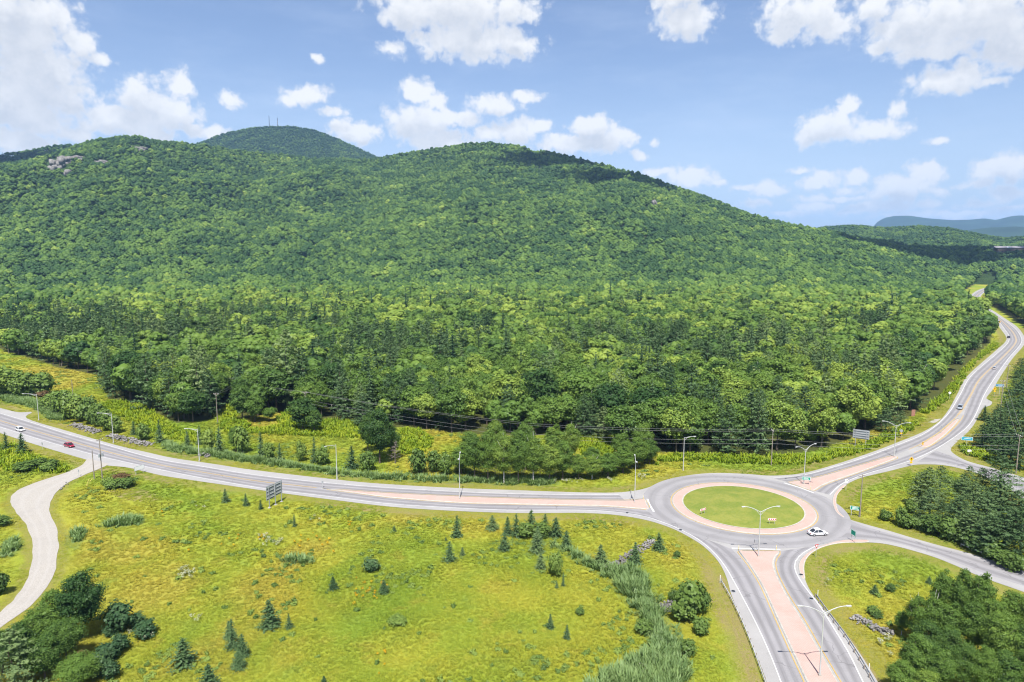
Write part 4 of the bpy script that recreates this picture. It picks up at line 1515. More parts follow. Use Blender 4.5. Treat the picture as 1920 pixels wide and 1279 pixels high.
# ------------------------------------------------------------------ the forest: positions
def jgrid(x0, x1, y0, y1, step, r):
    xs = np.arange(x0, x1, step)
    ys = np.arange(y0, y1, step)
    X, Y = np.meshgrid(xs, ys)
    X = X + (np.arange(len(ys)) % 2)[:, None] * step * 0.5
    X = X.ravel() + r.uniform(-.42, .42, X.size) * step
    Y = Y.ravel() + r.uniform(-.42, .42, Y.size) * step
    return X, Y


fr = np.random.default_rng(5)
trees = []     # arrays: x, y, z, h, conifer?, tint


def in_forest(x, y):
    r = np.hypot(x, y)
    return (inpoly(x, y, FOREST_MAIN) | inpoly(x, y, FOREST_RIGHT) | (r > 1000)) & ~inpoly(x, y, FAR_CLEARING)


bands = [(200, 640, 6.2), (640, 1250, 7.0), (1250, 2650, 7.7)]
TX, TY = [], []
for r0, r1, st in bands:
    X, Y = jgrid(-r1 * 0.85, r1 * 0.88, r0 * 0.72, r1, st, fr)
    r = np.hypot(X, Y)
    u = u_of(X, Y)
    k = (r >= r0) & (r < r1) & (u > -130) & (u < 2060)
    X, Y = X[k], Y[k]
    k = in_forest(X, Y) & (road_dist(X, Y) > 9.0)
    TX.append(X[k])
    TY.append(Y[k])
TX, TY = np.concatenate(TX), np.concatenate(TY)
blx, bly = 1500 * math.sin(math.atan((1893 - 960) / FPX)), 1500 * math.cos(math.atan((1893 - 960) / FPX))
TZ = H(TX, TY)
TR = np.hypot(TX, TY)
TU, TV = pix(TX, TY, TZ)
# cliffs and the building lot stay open
open_px = [(108, 312, 26, 14), (145, 300, 14, 6), (60 + 590 / 4.57, 308, 12, 7), (270, 283, 14, 6), (255, 276, 9, 5), (282, 304, 8, 4), (1225, 387, 6, 8), (1045, 284, 60, 6), (1893, 466, 34, 9), (125, 329, 7, 6)]
keep = np.ones(len(TX), bool)
for cx, cyy, rx, ry in open_px:
    keep &= ~((((TU - cx) / rx) ** 2 + ((TV - cyy) / ry) ** 2 < 1) & (TR > 1000))
TX, TY, TZ, TR = TX[keep], TY[keep], TZ[keep], TR[keep]
hh = 11.0 + 8.5 * fbm(TX / 45, TY / 45, 41, 3) + fr.normal(0, 2.8, len(TX))
hh = np.where(TR > 1300, hh - 3.0 * np.clip((TR - 1300) / 700, 0, 1), hh)
hh = np.clip(hh, 7, 24)
hh = np.where(TR > 900, hh * .92, hh)
# conifers: thick along the foot of the mountain, thin on the slope
con = fbm(TX / 70 + 9, TY / 70 + 3, 55, 3)
uu_ = u_of(TX, TY)
left_pines = np.exp(-((uu_ - 60) / 200) ** 2) * np.exp(-((TR - 560) / 130) ** 2)
prob = np.clip((con - 0.45) * 3.0, 0.04, 0.5) * np.clip(1.45 - (TR - 250) / 480, 0.03, 1) + 0.75 * left_pines
is_con = fr.random(len(TX)) < prob
hh = np.where(is_con, hh * fr.uniform(1.0, 1.38, len(TX)), hh)
tint = np.clip(0.46 + fr.normal(0, 0.19, len(TX)) + 0.16 * np.exp(-((TR - 760) / 260) ** 2) - .04 * (TR > 1200), 0, 1)
tint = np.where(is_con, np.clip(0.40 + fr.normal(0, .18, len(TX)), 0, 1), tint)
# visibility cull: what lies in the lee of the ground or canopy in front
azr = np.linspace(-0.72, 0.76, 370)
rr_ = np.linspace(200, 2600, 300)
AA, RR2 = np.meshgrid(azr, rr_, indexing='ij')
hz = h_main(RR2.ravel() * np.sin(AA.ravel()), RR2.ravel() * np.cos(AA.ravel())).reshape(AA.shape)
elev = (hz + 4 - CAMH) / RR2
run = np.maximum.accumulate(elev, axis=1)
ia = np.clip(((np.arctan2(TX, TY) + 0.72) / 1.48 * 369).astype(int), 0, 369)
ir = np.clip(((TR - 200 - 12) / 2400 * 299).astype(int), 0, 299)
vis = (TZ + hh + 2 - CAMH) / TR > run[ia, ir]
TX, TY, TZ, TR, hh, is_con, tint = (a[vis] for a in (TX, TY, TZ, TR, hh, is_con, tint))

LAMPS_X = [(55, 'the leftmost street lamp'), (205, 'the second street lamp'), (366, 'the third street lamp'), (515, 'the two-panel sign'), (628, 'the fourth street lamp'),
           (740, 'the clearing'), (862, 'the long pink island'), (1020, 'the roadside wood'), (1192, 'the island tip lamp'), (1284, 'the verge lamp'), (1448, 'the verge utility pole'),
           (1512, 'the upper splitter lamp'), (1614, 'the grey sign back'), (1684, 'the upper double lamp'), (1800, 'the upper road bend')]


def landmark(u):
    return min(LAMPS_X, key=lambda q: abs(q[0] - u))[1]


def tintword(t):
    return 'dark green' if t < 0.3 else 'mid green' if t < 0.55 else 'light green'


def sizeword(h, lo, hi):
    return 'low' if h < lo else 'tall' if h > hi else 'mid-height'


def plant(kind, name, crown, trunk, x, y, h, base_h, w, t, label, cat, group=None, rz=None, z=None, tname='trunk', cname='crown'):
    zz = Z(x, y) if z is None else z
    o = empty(name, (x, y, zz - 0.05), random.uniform(0, 6.28) if rz is None else rz)
    s = h / base_h
    o.scale = (s * w, s * w, s)
    if trunk is not None:
        link(tname, trunk, o)
    c = link(cname, crown, o)
    c['tint'] = float(t)
    tag(o, label, cat, group)
    return o


# largest-looking 290 of each kind become trees of their own, the rest one mass per kind
order = np.argsort(-hh / TR)
n_b = n_c = 0
single = np.zeros(len(TX), bool)
for i in order:
    if is_con[i] and n_c < 200:
        n_c += 1
        single[i] = True
    elif not is_con[i] and n_b < 230:
        n_b += 1
        single[i] = True
    if n_b >= 230 and n_c >= 200:
        break
for i in np.where(single)[0]:
    u, v = pix(TX[i], TY[i], TZ[i] + hh[i] * 0.5)
    lm = landmark(u)
    if is_con[i]:
        k = random.randrange(4)
        lab = '%s %s pine in the forest behind %s' % (sizeword(hh[i], 15, 19), tintword(tint[i]), lm)
        plant('p', 'pine_tree', near_p[k], trunk_p, TX[i], TY[i], hh[i], 17, random.uniform(.95, 1.3), tint[i], lab, 'tree', lab.replace(' pine', ' pines'), z=TZ[i])
    else:
        k = random.randrange(6)
        wh = random.random() < 0.12
        lab = '%s %s leafy %s in the forest behind %s' % (sizeword(hh[i], 14, 17), tintword(tint[i]), 'birch' if wh else 'tree', lm)
        plant('b', 'broadleaf_tree', near_b[k], trunk_w if wh else trunk_b[k % 2], TX[i], TY[i], hh[i], 15, random.uniform(.9, 1.4), tint[i], lab, 'tree', lab.replace('leafy tree', 'leafy trees').replace('birch', 'birches'), z=TZ[i])

mid_bt = [merge_mesh('leafy_tree', m_, trunk_b[0]) for m_ in mid_b]
mid_pt = [merge_mesh('conifer', m_, trunk_p) for m_ in mid_p]


def stuff_trees(name, sel, far_r, mids, fars, base_mid, base_far, label):
    i = np.where(sel)[0]
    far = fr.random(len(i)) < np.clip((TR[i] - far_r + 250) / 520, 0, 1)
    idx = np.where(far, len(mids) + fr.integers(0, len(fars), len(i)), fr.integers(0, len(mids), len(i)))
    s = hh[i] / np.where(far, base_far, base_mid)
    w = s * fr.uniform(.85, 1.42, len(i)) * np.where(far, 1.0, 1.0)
    scatter(name, np.stack([TX[i], TY[i], TZ[i] - 0.1], 1), fr.uniform(0, 6.28, len(i)), np.stack([w, w, s], 1), np.clip(tint[i] - np.where(far, .27, 0.05), 0, 1), mids + fars, idx, label, 'forest')  # far solid crowns tinted darker: shade between leaves is put into their colour


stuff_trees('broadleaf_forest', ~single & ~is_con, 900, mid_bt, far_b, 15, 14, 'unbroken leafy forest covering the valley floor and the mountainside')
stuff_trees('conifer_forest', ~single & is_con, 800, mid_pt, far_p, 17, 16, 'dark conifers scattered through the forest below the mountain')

# forests of the farther hills
for nm, hf, az0, az1, r0, r1, st, lab in (('far_mountain_forest', h_peak, -33, -3, 2900, 4000, 11, 'bluish forest covering the far peak with the two masts'),
                                          ('left_hill_forest', h_left, -42, -23, 2450, 2960, 10.5, 'dark forest on the hill behind the left ridge'),
                                          ('low_hill_forest', h_low, 17, 40, 2050, 3060, 11, 'dark forest on the low hills right of the mountain')):
    X, Y = jgrid(r1 * math.sin(math.radians(az0)) * 1.02, r1 * math.sin(math.radians(az1)) * 1.02, r0 * 0.7, r1, st, fr)
    r = np.hypot(X, Y)
    a = np.degrees(np.arctan2(X, Y))
    k = (r > r0) & (r < r1) & (a > az0) & (a < az1)
    X, Y = X[k], Y[k]
    zz = hf(X, Y) - 2
    ia = np.clip(((np.arctan2(X, Y) + 0.72) / 1.48 * 369).astype(int), 0, 369)
    k = ((zz + 12 - CAMH) / np.hypot(X, Y) > run[ia, -1]) & (zz > 3)
    X, Y, zz = X[k], Y[k], zz[k]
    n = len(X)
    s = fr.uniform(.7, 1.05, n)
    w = s * fr.uniform(1.1, 1.5, n)
    scatter(nm, np.stack([X, Y, zz], 1), fr.uniform(0, 6.28, n), np.stack([w, w, s], 1), np.clip(fr.normal(.06, .12, n), 0, 1), far_b + far_p, np.where(fr.random(n) < .2, 4 + fr.integers(0, 2, n), fr.integers(0, 4, n)), lab, 'forest')

# ------------------------------------------------------------------ plants picked out one by one on the photo
MPP = lambda px, py: (P(px, py) - Vector((0, 0, CAMH))).length / FPX      # metres per photo pixel at a ground point


def at(px, py):
    p = P(px, py)
    return p[0], p[1]


def spruce(px, py, hpx, wpx, label, t=0.35, group=None):
    x, y = at(px, py)
    m = MPP(px, py)
    h, w = hpx * m * 0.98, wpx * m * 1.15
    k = random.randrange(3)
    plant('s', 'young_spruce', young_s[k], trunk_y, x, y, h, 4.0, w / h * 4.0 / [2.5, 2.2, 2.9][k] * 1.05, t, label, 'tree', group)


SP = [(843, 1052, 37, 27, 'largest dark green young spruce alone in the meadow centre'),
      (857, 1006, 42, 20, 'slim pointed young spruce standing just below the road'),
      (923, 993, 28, 23, 'squat young spruce below the road, left of the bush cluster'),
      (946, 1031, 34, 26, 'young spruce at the left foot of the bush cluster'),
      (836, 1013, 8, 6, 'tiny spruce seedling left of the slim pointed spruce', .35), (867, 1041, 16, 12, 'small ragged spruce right of the largest meadow spruce'),
      (739, 996, 12, 11, 'small lone spruce in the meadow below the road'), (625, 1104, 24, 18, 'small bluish spruce in the middle of the meadow'),
      (720, 1114, 26, 22, 'bushy small spruce in the meadow below the round shrub'), (506, 1175, 49, 34, 'tall ragged spruce in the lower meadow left of centre'),
      (542, 1178, 27, 16, 'thin spruce right beside the tall ragged lower spruce'), (552, 987, 24, 10, 'small dark spruce below the big two-panel sign'),
      (608, 1290, 22, 16, 'spruce cut off by the bottom edge, left of centre'), (1007, 1035, 42, 28, 'dark spruce in front of the bush cluster'),
      (1014, 1066, 34, 24, 'dark spruce beside the reeds below the bush cluster'), (1062, 1026, 32, 26, 'round-shouldered spruce right of the bush cluster'),
      (1126, 1058, 37, 27, 'plump spruce left of the low stone wall'), (1191, 1056, 40, 25, 'spruce standing on the middle of the low stone wall'),
      (1235, 1032, 32, 26, 'spruce at the upper end of the low stone wall'), (1056, 1100, 26, 9, 'thin dark sapling left of the reed bed'), (1044, 1104, 14, 7, 'small thin sapling next to the thin dark one'),
      (1032, 1176, 28, 16, 'small spruce in the meadow left of the reeds'), (1063, 1197, 27, 13, 'slender spruce nearest the lower reeds'),
      (345, 1248, 46, 44, 'broad pale spruce low in the meadow at left'), (430, 1196, 30, 20, 'upper spruce of the leaning row at the lower left'), (436, 1216, 50, 26, 'tallest spruce of the leaning row at the lower left'),
      (455, 1232, 40, 26, 'right spruce of the leaning row at the lower left'), (448, 1254, 30, 28, 'lowest spruce of the leaning row at the lower left'), (392, 1296, 48, 36, 'bluish spruce cut by the bottom edge at left'),
      (423, 941, 24, 15, 'young spruce below the road left of the two-panel sign'), (461, 946, 22, 13, 'smaller spruce just left of the two-panel sign'), (489, 954, 18, 10, 'little spruce at the foot of the two-panel sign'),
      (12, 845, 30, 16, 'young spruce at the left edge below the road'), (42, 850, 32, 22, 'ragged young spruce below the white car'), (1640, 1113, 16, 16, 'dark little spruce in the grass triangle'),
      (1742, 1092, 12, 12, 'small dark bush in the right of the grass triangle'),
      (968, 1006, 44, 26, 'left pointed spruce of the cluster below the road', .3), (996, 1000, 46, 28, 'tallest spruce of the cluster below the road', .4), (1022, 1002, 40, 28, 'spruce right of the tallest in the cluster below the road', .25), (1042, 1004, 36, 30, 'rightmost spruce of the cluster below the road', .2), (952, 1002, 34, 20, 'spruce at the far left of the cluster below the road', .3), (1008, 1018, 34, 24, 'front spruce of the cluster below the road', .45)]
for s_ in SP:
    spruce(*s_[:5], t=s_[5] if len(s_) > 5 else random.uniform(.15, .6))


def shrub(px, py, hpx, wpx, label, t=0.45, kind='shrub', group=None):
    x, y = at(px, py)
    m = MPP(px, py)
    h, w = hpx * m * 1.05, wpx * m
    if kind == 'juniper':
        k = random.randrange(2)
        me, bh, bw = juniper_c[k], 2.6, [2.3, 1.9][k]
    elif kind == 'rust':
        me, bh, bw = rust_c[0], 3.0, 2.6
    else:
        k = random.randrange(4)
        me, bh, bw = shrub_c[k], [3.0, 2.6, 3.6, 4.6][k], [3.4, 2.8, 2.6, 3.4][k]
    nm = {'juniper': 'juniper_bush', 'rust': 'withered_bush'}.get(kind, 'shrub')
    plant('h', nm, me, stem_s, x, y, h, bh, w / h * bh / bw * 1.05, t, label, 'bush', group, tname='stem', cname='foliage')


SH = [(697, 1071, 24, 26, 'round olive shrub alone in the upper meadow', .35, 'juniper'),
      (986, 1006, 30, 34, 'left leafy bush of the cluster below the road', .45), (1016, 1008, 32, 34, 'middle leafy bush of the cluster below the road', .4),
      (1042, 1080, 44, 28, 'pale green shrub beside the dark spruce by the reeds', .6), (1088, 1150, 14, 14, 'small dark shrub in the meadow left of the reed bed', .2),
      (1206, 1184, 26, 28, 'olive shrub on the edge of the reed bed', .3), (1262, 1128, 22, 16, 'small shrub behind the rock heap', .2), (1290, 1158, 66, 50, 'tall leafy bush right of the rock heap', .45), (1312, 1150, 44, 34, 'dark right half of the bush by the rock heap', .2),
      (1278, 1162, 40, 40, 'low spreading bush by the rock heap', .5), (1312, 1189, 28, 28, 'round bush below the rock heap', .4), (1290, 1230, 30, 24, 'grey green bush beside the reeds low right', .3), (1270, 1045, 12, 12, 'brownish small shrub near the ring road', .2),
      (226, 1183, 50, 38, 'upright dark juniper in the lower left meadow', .15, 'juniper'), (258, 1172, 20, 26, 'low juniper behind the upright one', .2, 'juniper'), (273, 1195, 27, 33, 'round dark juniper in the lower left meadow', .1, 'juniper'),
      (206, 1192, 20, 18, 'small juniper left of the upright one', .2, 'juniper'), (226, 1222, 30, 26, 'neat oval juniper alone in the lower left meadow', .12, 'juniper'), (203, 1240, 32, 34, 'upper juniper of the lower left clump', .1, 'juniper'),
      (192, 1268, 46, 30, 'middle juniper of the lower left clump', .2, 'juniper'), (208, 1272, 32, 24, 'lowest juniper of the lower left clump', .15, 'juniper'), (152, 1248, 26, 22, 'withered brown bush beside the big lower left tree', .4, 'rust'),
      (82, 748, 14, 18, 'small reddish bush behind the leftmost street lamp', .5, 'rust'),
      (215, 915, 14, 30, 'low bush at the foot of the utility poles', .45), (203, 910, 12, 20, 'small pale bush left of the utility poles', .7), (238, 913, 15, 26, 'dark low bush right of the utility poles', .15), (228, 898, 10, 26, 'withered brown bush by the driveway mouth', .3, 'rust'),
      (75, 876, 14, 22, 'first low bush in the grass below the red car', .3), (88, 884, 13, 22, 'second low bush in the grass below the red car', .5), (100, 880, 16, 16, 'third low bush in the grass below the red car', .2), (48, 884, 16, 30, 'grey green bush in the grass below the white car', .3),
      (1, 1115, 34, 24, 'dark bush cut by the left edge beside the driveway', .2), (2, 985, 16, 30, 'dark low bush at the left edge above the driveway bend', .2),
      (1670, 1108, 13, 14, 'tiny bush in the right of the grass triangle', .2), (1636, 1150, 14, 22, 'low bush near the right guard rail', .4), (1645, 1158, 10, 16, 'dark low bush near the right rock wall', .15),
      (745, 1170, 12, 32, 'grey green thicket in the lower meadow', .75)]
for s_ in SH:
    shrub(*s_)

# shrub line along the north side of the left road and in the power-line clearing
HEDGE_L = [(-10, 735, 50, 60), (20, 742, 55, 50), (48, 745, 52, 45), (75, 742, 42, 46), (95, 765, 28, 30), (118, 778, 50, 36), (105, 772, 40, 34), (133, 785, 52, 34), (150, 790, 56, 34), (168, 795, 60, 30), (186, 800, 52, 30), (200, 808, 46, 26), (218, 812, 40, 26)]
for k, (x_, y_, h_, w_) in enumerate(HEDGE_L):
    h_, w_ = h_ * .82, w_ * .85
    shrub(x_, y_, h_, w_, ['leafy thicket above the gravel pull-off', 'leafy hedge bush between the first two lamps'][k > 3], random.uniform(.35, .75), 'shrub', ['thicket at the left edge', 'hedge between the first two street lamps'][k > 3])
HEDGE_M = [(251, 815, 20, 16), (270, 825, 30, 24), (300, 830, 36, 18), (325, 835, 28, 30), (352, 838, 26, 18), (375, 832, 30, 16), (390, 848, 38, 26), (412, 850, 42, 28), (442, 845, 55, 26), (455, 850, 50, 30), (490, 860, 44, 24), (505, 865, 36, 26), (525, 866, 30, 22), (545, 868, 34, 30), (565, 866, 36, 22),
           (590, 868, 44, 20), (605, 872, 34, 30), (660, 878, 40, 36), (690, 882, 36, 34), (720, 886, 34, 40), (752, 886, 32, 40), (785, 888, 50, 36), (815, 884, 44, 34), (835, 890, 40, 30)]
for k, (x_, y_, h_, w_) in enumerate(HEDGE_M):
    if k in (3, 8, 13, 19, 20):
        continue
    w_ *= .85
    if k in (0, 2, 4, 5, 7, 10, 12, 15, 17):
        spruce(x_, y_, h_ + 4, w_, 'pointed young spruce in the roadside shrub row', .3)
    else:
        shrub(x_, y_, h_, w_, 'leafy bush in the shrub row by %s' % landmark(x_), random.uniform(.35, .8), 'shrub', 'roadside shrub row by %s' % landmark(x_))


def tree_at(px, py, hpx, wpx, label, t=.35, k=None, birch=False, con=False, group=None):
    x, y = at(px, py)
    m = MPP(px, py)
    h, w = hpx * m * 1.06, wpx * m
    close = math.hypot(x, y) < 235
    if con:
        k = random.randrange(4) if k is None else k
        plant('p', 'pine_tree', (close_p if close else near_p)[k], trunk_p, x, y, h, 17, w / h * 17 / PW[k] * 1.12, t, label, 'tree', group)
    else:
        k = random.randrange(6) if k is None else k
        plant('b', 'broadleaf_tree', (close_b if close else near_b)[k], trunk_w if birch else trunk_b[k % 2], x, y, h, 15, w / h * 15 / [8.6, 9.6, 7.8, 8.8, 7.2, 10][k], t, label, 'tree', group)


# clearing trees
for a_ in [(568, 808, 62, 56, 'dark leafy tree standing alone in the clearing', .2, 0), (590, 812, 44, 34, 'smaller leafy tree beside the dark one in the clearing', .25, 2),
           (455, 790, 66, 42, 'dense tree at the left end of the bright clearing', .2, 2), (478, 792, 50, 38, 'leafy tree in the clearing behind the crossarm pole', .35, 0), (505, 790, 26, 30, 'small round tree at the clearing edge', .4, 1),
           (362, 792, 58, 52, 'very dark bluish tree beside the crossarm pole', .02, 1), (300, 770, 62, 46, 'dark leafy tree at the front of the forest, left', .2, 0), (335, 790, 54, 40, 'leafy tree before the pinkish dead one', .4, 3), (268, 756, 80, 52, 'large dark tree jutting into the left clearing', .15, 0),
           (712, 868, 110, 60, 'tall dark leafy tree between clearing and shrub row', .25, 2), (690, 850, 80, 36, 'leafy tree left of the tall dark one by the clearing', .3, 4), (735, 862, 70, 36, 'leafy tree right of the tall dark one by the clearing', .35, 2),
           (408 + 35, 848, 52, 28, 'narrow leafy tree in the shrub row by the third lamp', .3, 4)]:
    tree_at(*a_)
# roadside wood
RW = [(865, 888, 60, 44), (890, 900, 92, 46), (915, 904, 104, 50), (945, 906, 98, 52), (972, 906, 108, 52), (1000, 906, 100, 50), (1030, 905, 86, 48), (1055, 900, 80, 46), (1085, 898, 52, 40), (1110, 898, 48, 44), (1140, 894, 50, 50), (1168, 888, 56, 46), (1195, 880, 66, 44), (1218, 870, 50, 36),
      (880, 872, 70, 44), (930, 878, 96, 46), (985, 880, 104, 48), (1040, 878, 92, 46), (1070, 868, 80, 40), (1110, 872, 36, 38), (1165, 868, 60, 40), (1205, 862, 72, 42)]
for k, (x_, y_, h_, w_) in enumerate(RW):
    b_ = k in (3, 5, 9, 18)
    tree_at(x_, y_, h_, w_, '%s roadside wood tree %s' % ('white-stemmed' if b_ else ['olive green', 'dark green', 'mid green'][k % 3], landmark(x_).replace('the ', 'near the ', 1)), [.62, .36, .5][k % 3], random.choice([0, 2, 4, 2, 4]), b_, False, 'trees of the roadside wood')
# lower left corner
for a_ in [(155, 1197, 108, 76, 'big dense dark green tree beside the driveway, lower left', .06, 0), (105, 1210, 92, 56, 'olive leafy tree left of the big dark tree', .5, 2), (72, 1232, 82, 58, 'loose olive tree overhanging the gravel driveway', .5, 4),
           (40, 1256, 76, 52, 'dark leafy tree in the lower left thicket', .3, 2), (6, 1262, 72, 48, 'leafy tree at the left edge below the driveway', .35, 4), (125, 1245, 74, 60, 'brownish olive tree in front of the lower left thicket', .38, 1), (85, 1275, 70, 64, 'olive tree low in the lower left thicket', .4, 3), (150, 1285, 46, 70, 'pale leafy bush-like tree at the bottom left', .6, 1)]:
    tree_at(*a_)
tree_at(28, 1300, 92, 84, 'pale bluish pine in the bottom left corner', .75, 1, False, True)
# right bottom wood
RB = [(1765, 1175, 100, 40, .35, 4), (1800, 1185, 108, 38, .3, 2), (1835, 1195, 112, 44, .32, 4), (1745, 1215, 96, 40, .42, 4), (1715, 1210, 88, 36, .45, 2), (1780, 1225, 90, 44, .35, 4), (1820, 1235, 96, 46, .3, 2), (1860, 1215, 80, 52, .42, 3), (1895, 1210, 88, 50, .4, 2),
      (1925, 1225, 84, 54, .35, 0), (1690, 1190, 44, 26, .5, 4), (1735, 1255, 80, 50, .12, 0), (1775, 1262, 74, 48, .15, 3), (1870, 1262, 96, 58, .62, 0), (1915, 1270, 84, 48, .2, 2), (1715, 1290, 92, 52, .4, 2), (1755, 1305, 84, 50, .3, 4), (1805, 1300, 80, 48, .2, 3), (1840, 1310, 88, 44, .5, 4), (1880, 1315, 80, 52, .25, 2), (1925, 1320, 84, 54, .3, 0), (1735, 1325, 60, 46, .8, 2), (1690, 1305, 60, 50, .5, 2)]
for k, (x_, y_, h_, w_, t_, kk) in enumerate(RB):
    t_ = t_ * .7 + .33
    tree_at(x_, y_, h_, w_, '%s tree %s of the lower right wood' % (tintword(t_), ['in the upper row', 'in the middle row', 'in the lowest row'][(y_ > 1222) + (y_ > 1280)]), t_, kk, k in (3, 4, 10), False, 'trees of the lower right wood')
# pines in the right triangle and along the right edge
RP = [(1738, 952, 64, 46, .55), (1760, 940, 55, 40, .45), (1722, 950, 56, 40, .6), (1742, 978, 52, 44, .5), (1800, 962, 58, 46, .5), (1822, 990, 70, 56, .6), (1795, 1005, 60, 50, .45), (1845, 1015, 74, 60, .5), (1818, 1022, 52, 54, .6), (1870, 950, 74, 74, .3), (1868, 1000, 80, 66, .45), (1900, 1010, 70, 56, .4),
      (1880, 1045, 76, 60, .3), (1912, 1052, 84, 60, .25), (1850, 1040, 60, 50, .4), (1815, 928, 44, 30, .3), (1838, 940, 50, 34, .35), (1765, 985, 40, 30, .35), (1930, 1000, 70, 60, .3)]
for k, (x_, y_, h_, w_, t_) in enumerate(RP):
    lab = 'broad dark pine hiding the side road at the right edge' if k == 9 else '%s pine in the %s of the right triangle grove' % (['bluish green', 'pale green', 'dark'][k % 3], 'left' if x_ < 1780 else 'middle' if x_ < 1860 else 'right')
    t_ = min(1, t_ + .15)
    tree_at(x_, y_, h_, w_, lab, t_, k % 4, False, True, None if k == 9 else 'pines in the right triangle')
for k, (x_, y_, h_, w_) in enumerate([(1708, 960, 20, 20), (1690, 985, 34, 22), (1700, 990, 24, 24), (1745, 1000, 34, 34), (1660, 975, 18, 20), (1780, 1012, 34, 36), (1830, 1030, 30, 36), (1855, 1045, 26, 34), (1880, 1060, 26, 34), (1905, 1072, 26, 30), (1800, 915, 14, 18), (1780, 905, 12, 14)]):
    shrub(x_, y_, h_, w_, 'leafy bush below the right triangle pines', random.uniform(.25, .7), 'shrub', 'bushes below the right triangle pines')
# wood right of the upper road
wr = random.Random(4)
cnt_r = 0
RWp = [(1840, 838, 34, 30), (1858, 845, 40, 34), (1880, 850, 50, 40), (1870, 868, 40, 34), (1895, 870, 50, 44), (1910, 880, 44, 40), (1850, 830, 44, 34), (1872, 828, 50, 40), (1900, 835, 56, 44), (1925, 850, 60, 50), (1845, 788, 22, 22), (1870, 795, 30, 28), (1885, 805, 40, 34), (1908, 800, 44, 36), (1862, 812, 34, 30), (1890, 775, 36, 30), (1912, 765, 40, 34), (1903, 740, 34, 28), (1920, 735, 36, 30), (1912, 710, 30, 26), (1930, 700, 34, 28), (1925, 780, 44, 36)]
for k, (x_, y_, h_, w_) in enumerate(RWp):
    tree_at(x_, y_, h_, w_, '%s right of the upper road, %s' % (['dark pine', 'bluish pine', 'small pine'][k % 3], 'above the side road' if y_ > 815 else 'beside the utility pole' if y_ > 750 else 'by the blue sign'), wr.uniform(.15, .5), k % 4, False, True, 'pines right of the upper road')
# lone conifers in front of the forest, right of centre
for a_ in [(1635, 800, 54, 44, 'bluish dark pine beside the grey sign back', .25), (1688, 800, 26, 26, 'small pine behind the small white sign', .3), (1660, 812, 40, 36, 'layered pine between the grey sign back and the double lamp', .3),
           (1130, 826, 62, 44, 'pale layered pine behind the bright fern gap', .7), (1110, 818, 70, 40, 'drooping bluish spruce behind the fern gap', .1), (1095, 822, 80, 44, 'dark tall pine left of the fern gap', .2), (730, 790, 84, 50, 'dark layered pine above the left clearing', .25), (680, 800, 60, 44, 'broad layered pine behind the alone clearing tree', .3)]:
    tree_at(*a_, k=random.choice([1, 3]), con=True)
# dead trees
for px_, py_, hp_, lab in ((372, 700, 38, 'pinkish grey dead tree at the forest edge'), (741, 868, 46, 'bare grey dead tree beside the tall leafy clump'), (1040, 875, 40, 'grey leafless tree inside the roadside wood'), (905, 868, 56, 'pale bare tree above the roadside wood')):
    x, y = at(px_, py_)
    o = empty('dead_tree', (x, y, Z(x, y)), random.uniform(0, 6))
    hgt = hp_ * MPP(px_, py_)
    link('bare_boughs', bare_tree('bare_boughs', px_, hgt, MATS['dead']), o)['tint'] = .5
    tag(o, lab, 'tree')


# ------------------------------------------------------------------ meadow grass, reeds, ferns, flowers
def blades(name, seed, n, w, h, spread, mat, lean=.5, dark=False):
    r = np.random.default_rng(seed)
    V, F, lv_ = [], [], []
    for k in range(n):
        a = r.uniform(0, 6.28)
        d = r.uniform(0, spread)
        x, y = math.cos(a) * d, math.sin(a) * d
        b = r.uniform(0, 6.28)
        hh_ = h * r.uniform(.55, 1.15)
        lx, ly = math.cos(b) * lean * hh_, math.sin(b) * lean * hh_
        wx, wy = -math.sin(b) * w / 2, math.cos(b) * w / 2
        i = len(V)
        V += [(x - wx, y - wy, 0), (x + wx, y + wy, 0), (x + wx * .8 + lx * .4, y + wy * .8 + ly * .4, hh_ * .6), (x - wx * .8 + lx * .4, y - wy * .8 + ly * .4, hh_ * .6),
              (x + lx, y + ly, hh_)]
        F += [[i, i + 1, i + 2, i + 3], [i + 3, i + 2, i + 4, i + 4]]
        v_ = r.uniform(0, 1)
        lv_ += [v_, v_]
    me = bpy.data.meshes.new(name)
    me.from_pydata(V, [], [f if f[2] != f[3] else f[:3] for f in F])
    me.materials.append(mat)
    at_ = me.attributes.new('leaf', 'FLOAT', 'FACE')
    at_.data.foreach_set('value', np.array(lv_, np.float32))
    return me


gr = np.random.default_rng(8)
X, Y = jgrid(-420, 420, 70, 540, 0.62, gr)
u, v = pix(X, Y, np.zeros(len(X)))
r = np.hypot(X, Y)
d = np.minimum(look(rd, X, Y), look(dd, X, Y))
# thinner with distance (each tuft grows to match)
p_keep = np.clip((120 / r) ** 1.5, 0.09, 1)
k = (u > -40) & (u < 1960) & (v < 1330) & (r < 620) & (d > -.35 + 1.1 * vnoise(X / 3, Y / 3, 66)) & (gr.random(len(X)) < p_keep)
X, Y, r, d = X[k], Y[k], r[k], d[k]
wood = inpoly(X, Y, FOREST_MAIN) | inpoly(X, Y, FOREST_RIGHT)
k = ~wood
X, Y, r, d = X[k], Y[k], r[k], d[k]
inr = np.zeros(len(X), bool)
for pl in REEDS:
    inr |= inpoly(X, Y, thin(pl))
inf = np.zeros(len(X), bool)
for pl in FERNS:
    inf |= inpoly(X, Y, thin(pl))
lush = fbm(X / 9 + 3, Y / 9 + 7, 71, 3)
tall = np.clip(0.25 + 1.0 * (lush - .3), .22, .9) * np.clip((d - 1) / 6, .26, 1)
grow = np.clip(r / 130, 1, 2.3) ** 0.75
tuft_meshes = [blades('tuft', 900 + q, 16, .10, .55, .34, MATS['tuft'], .65) for q in range(4)]
g_ = ~inr | (gr.random(len(X)) < .5)
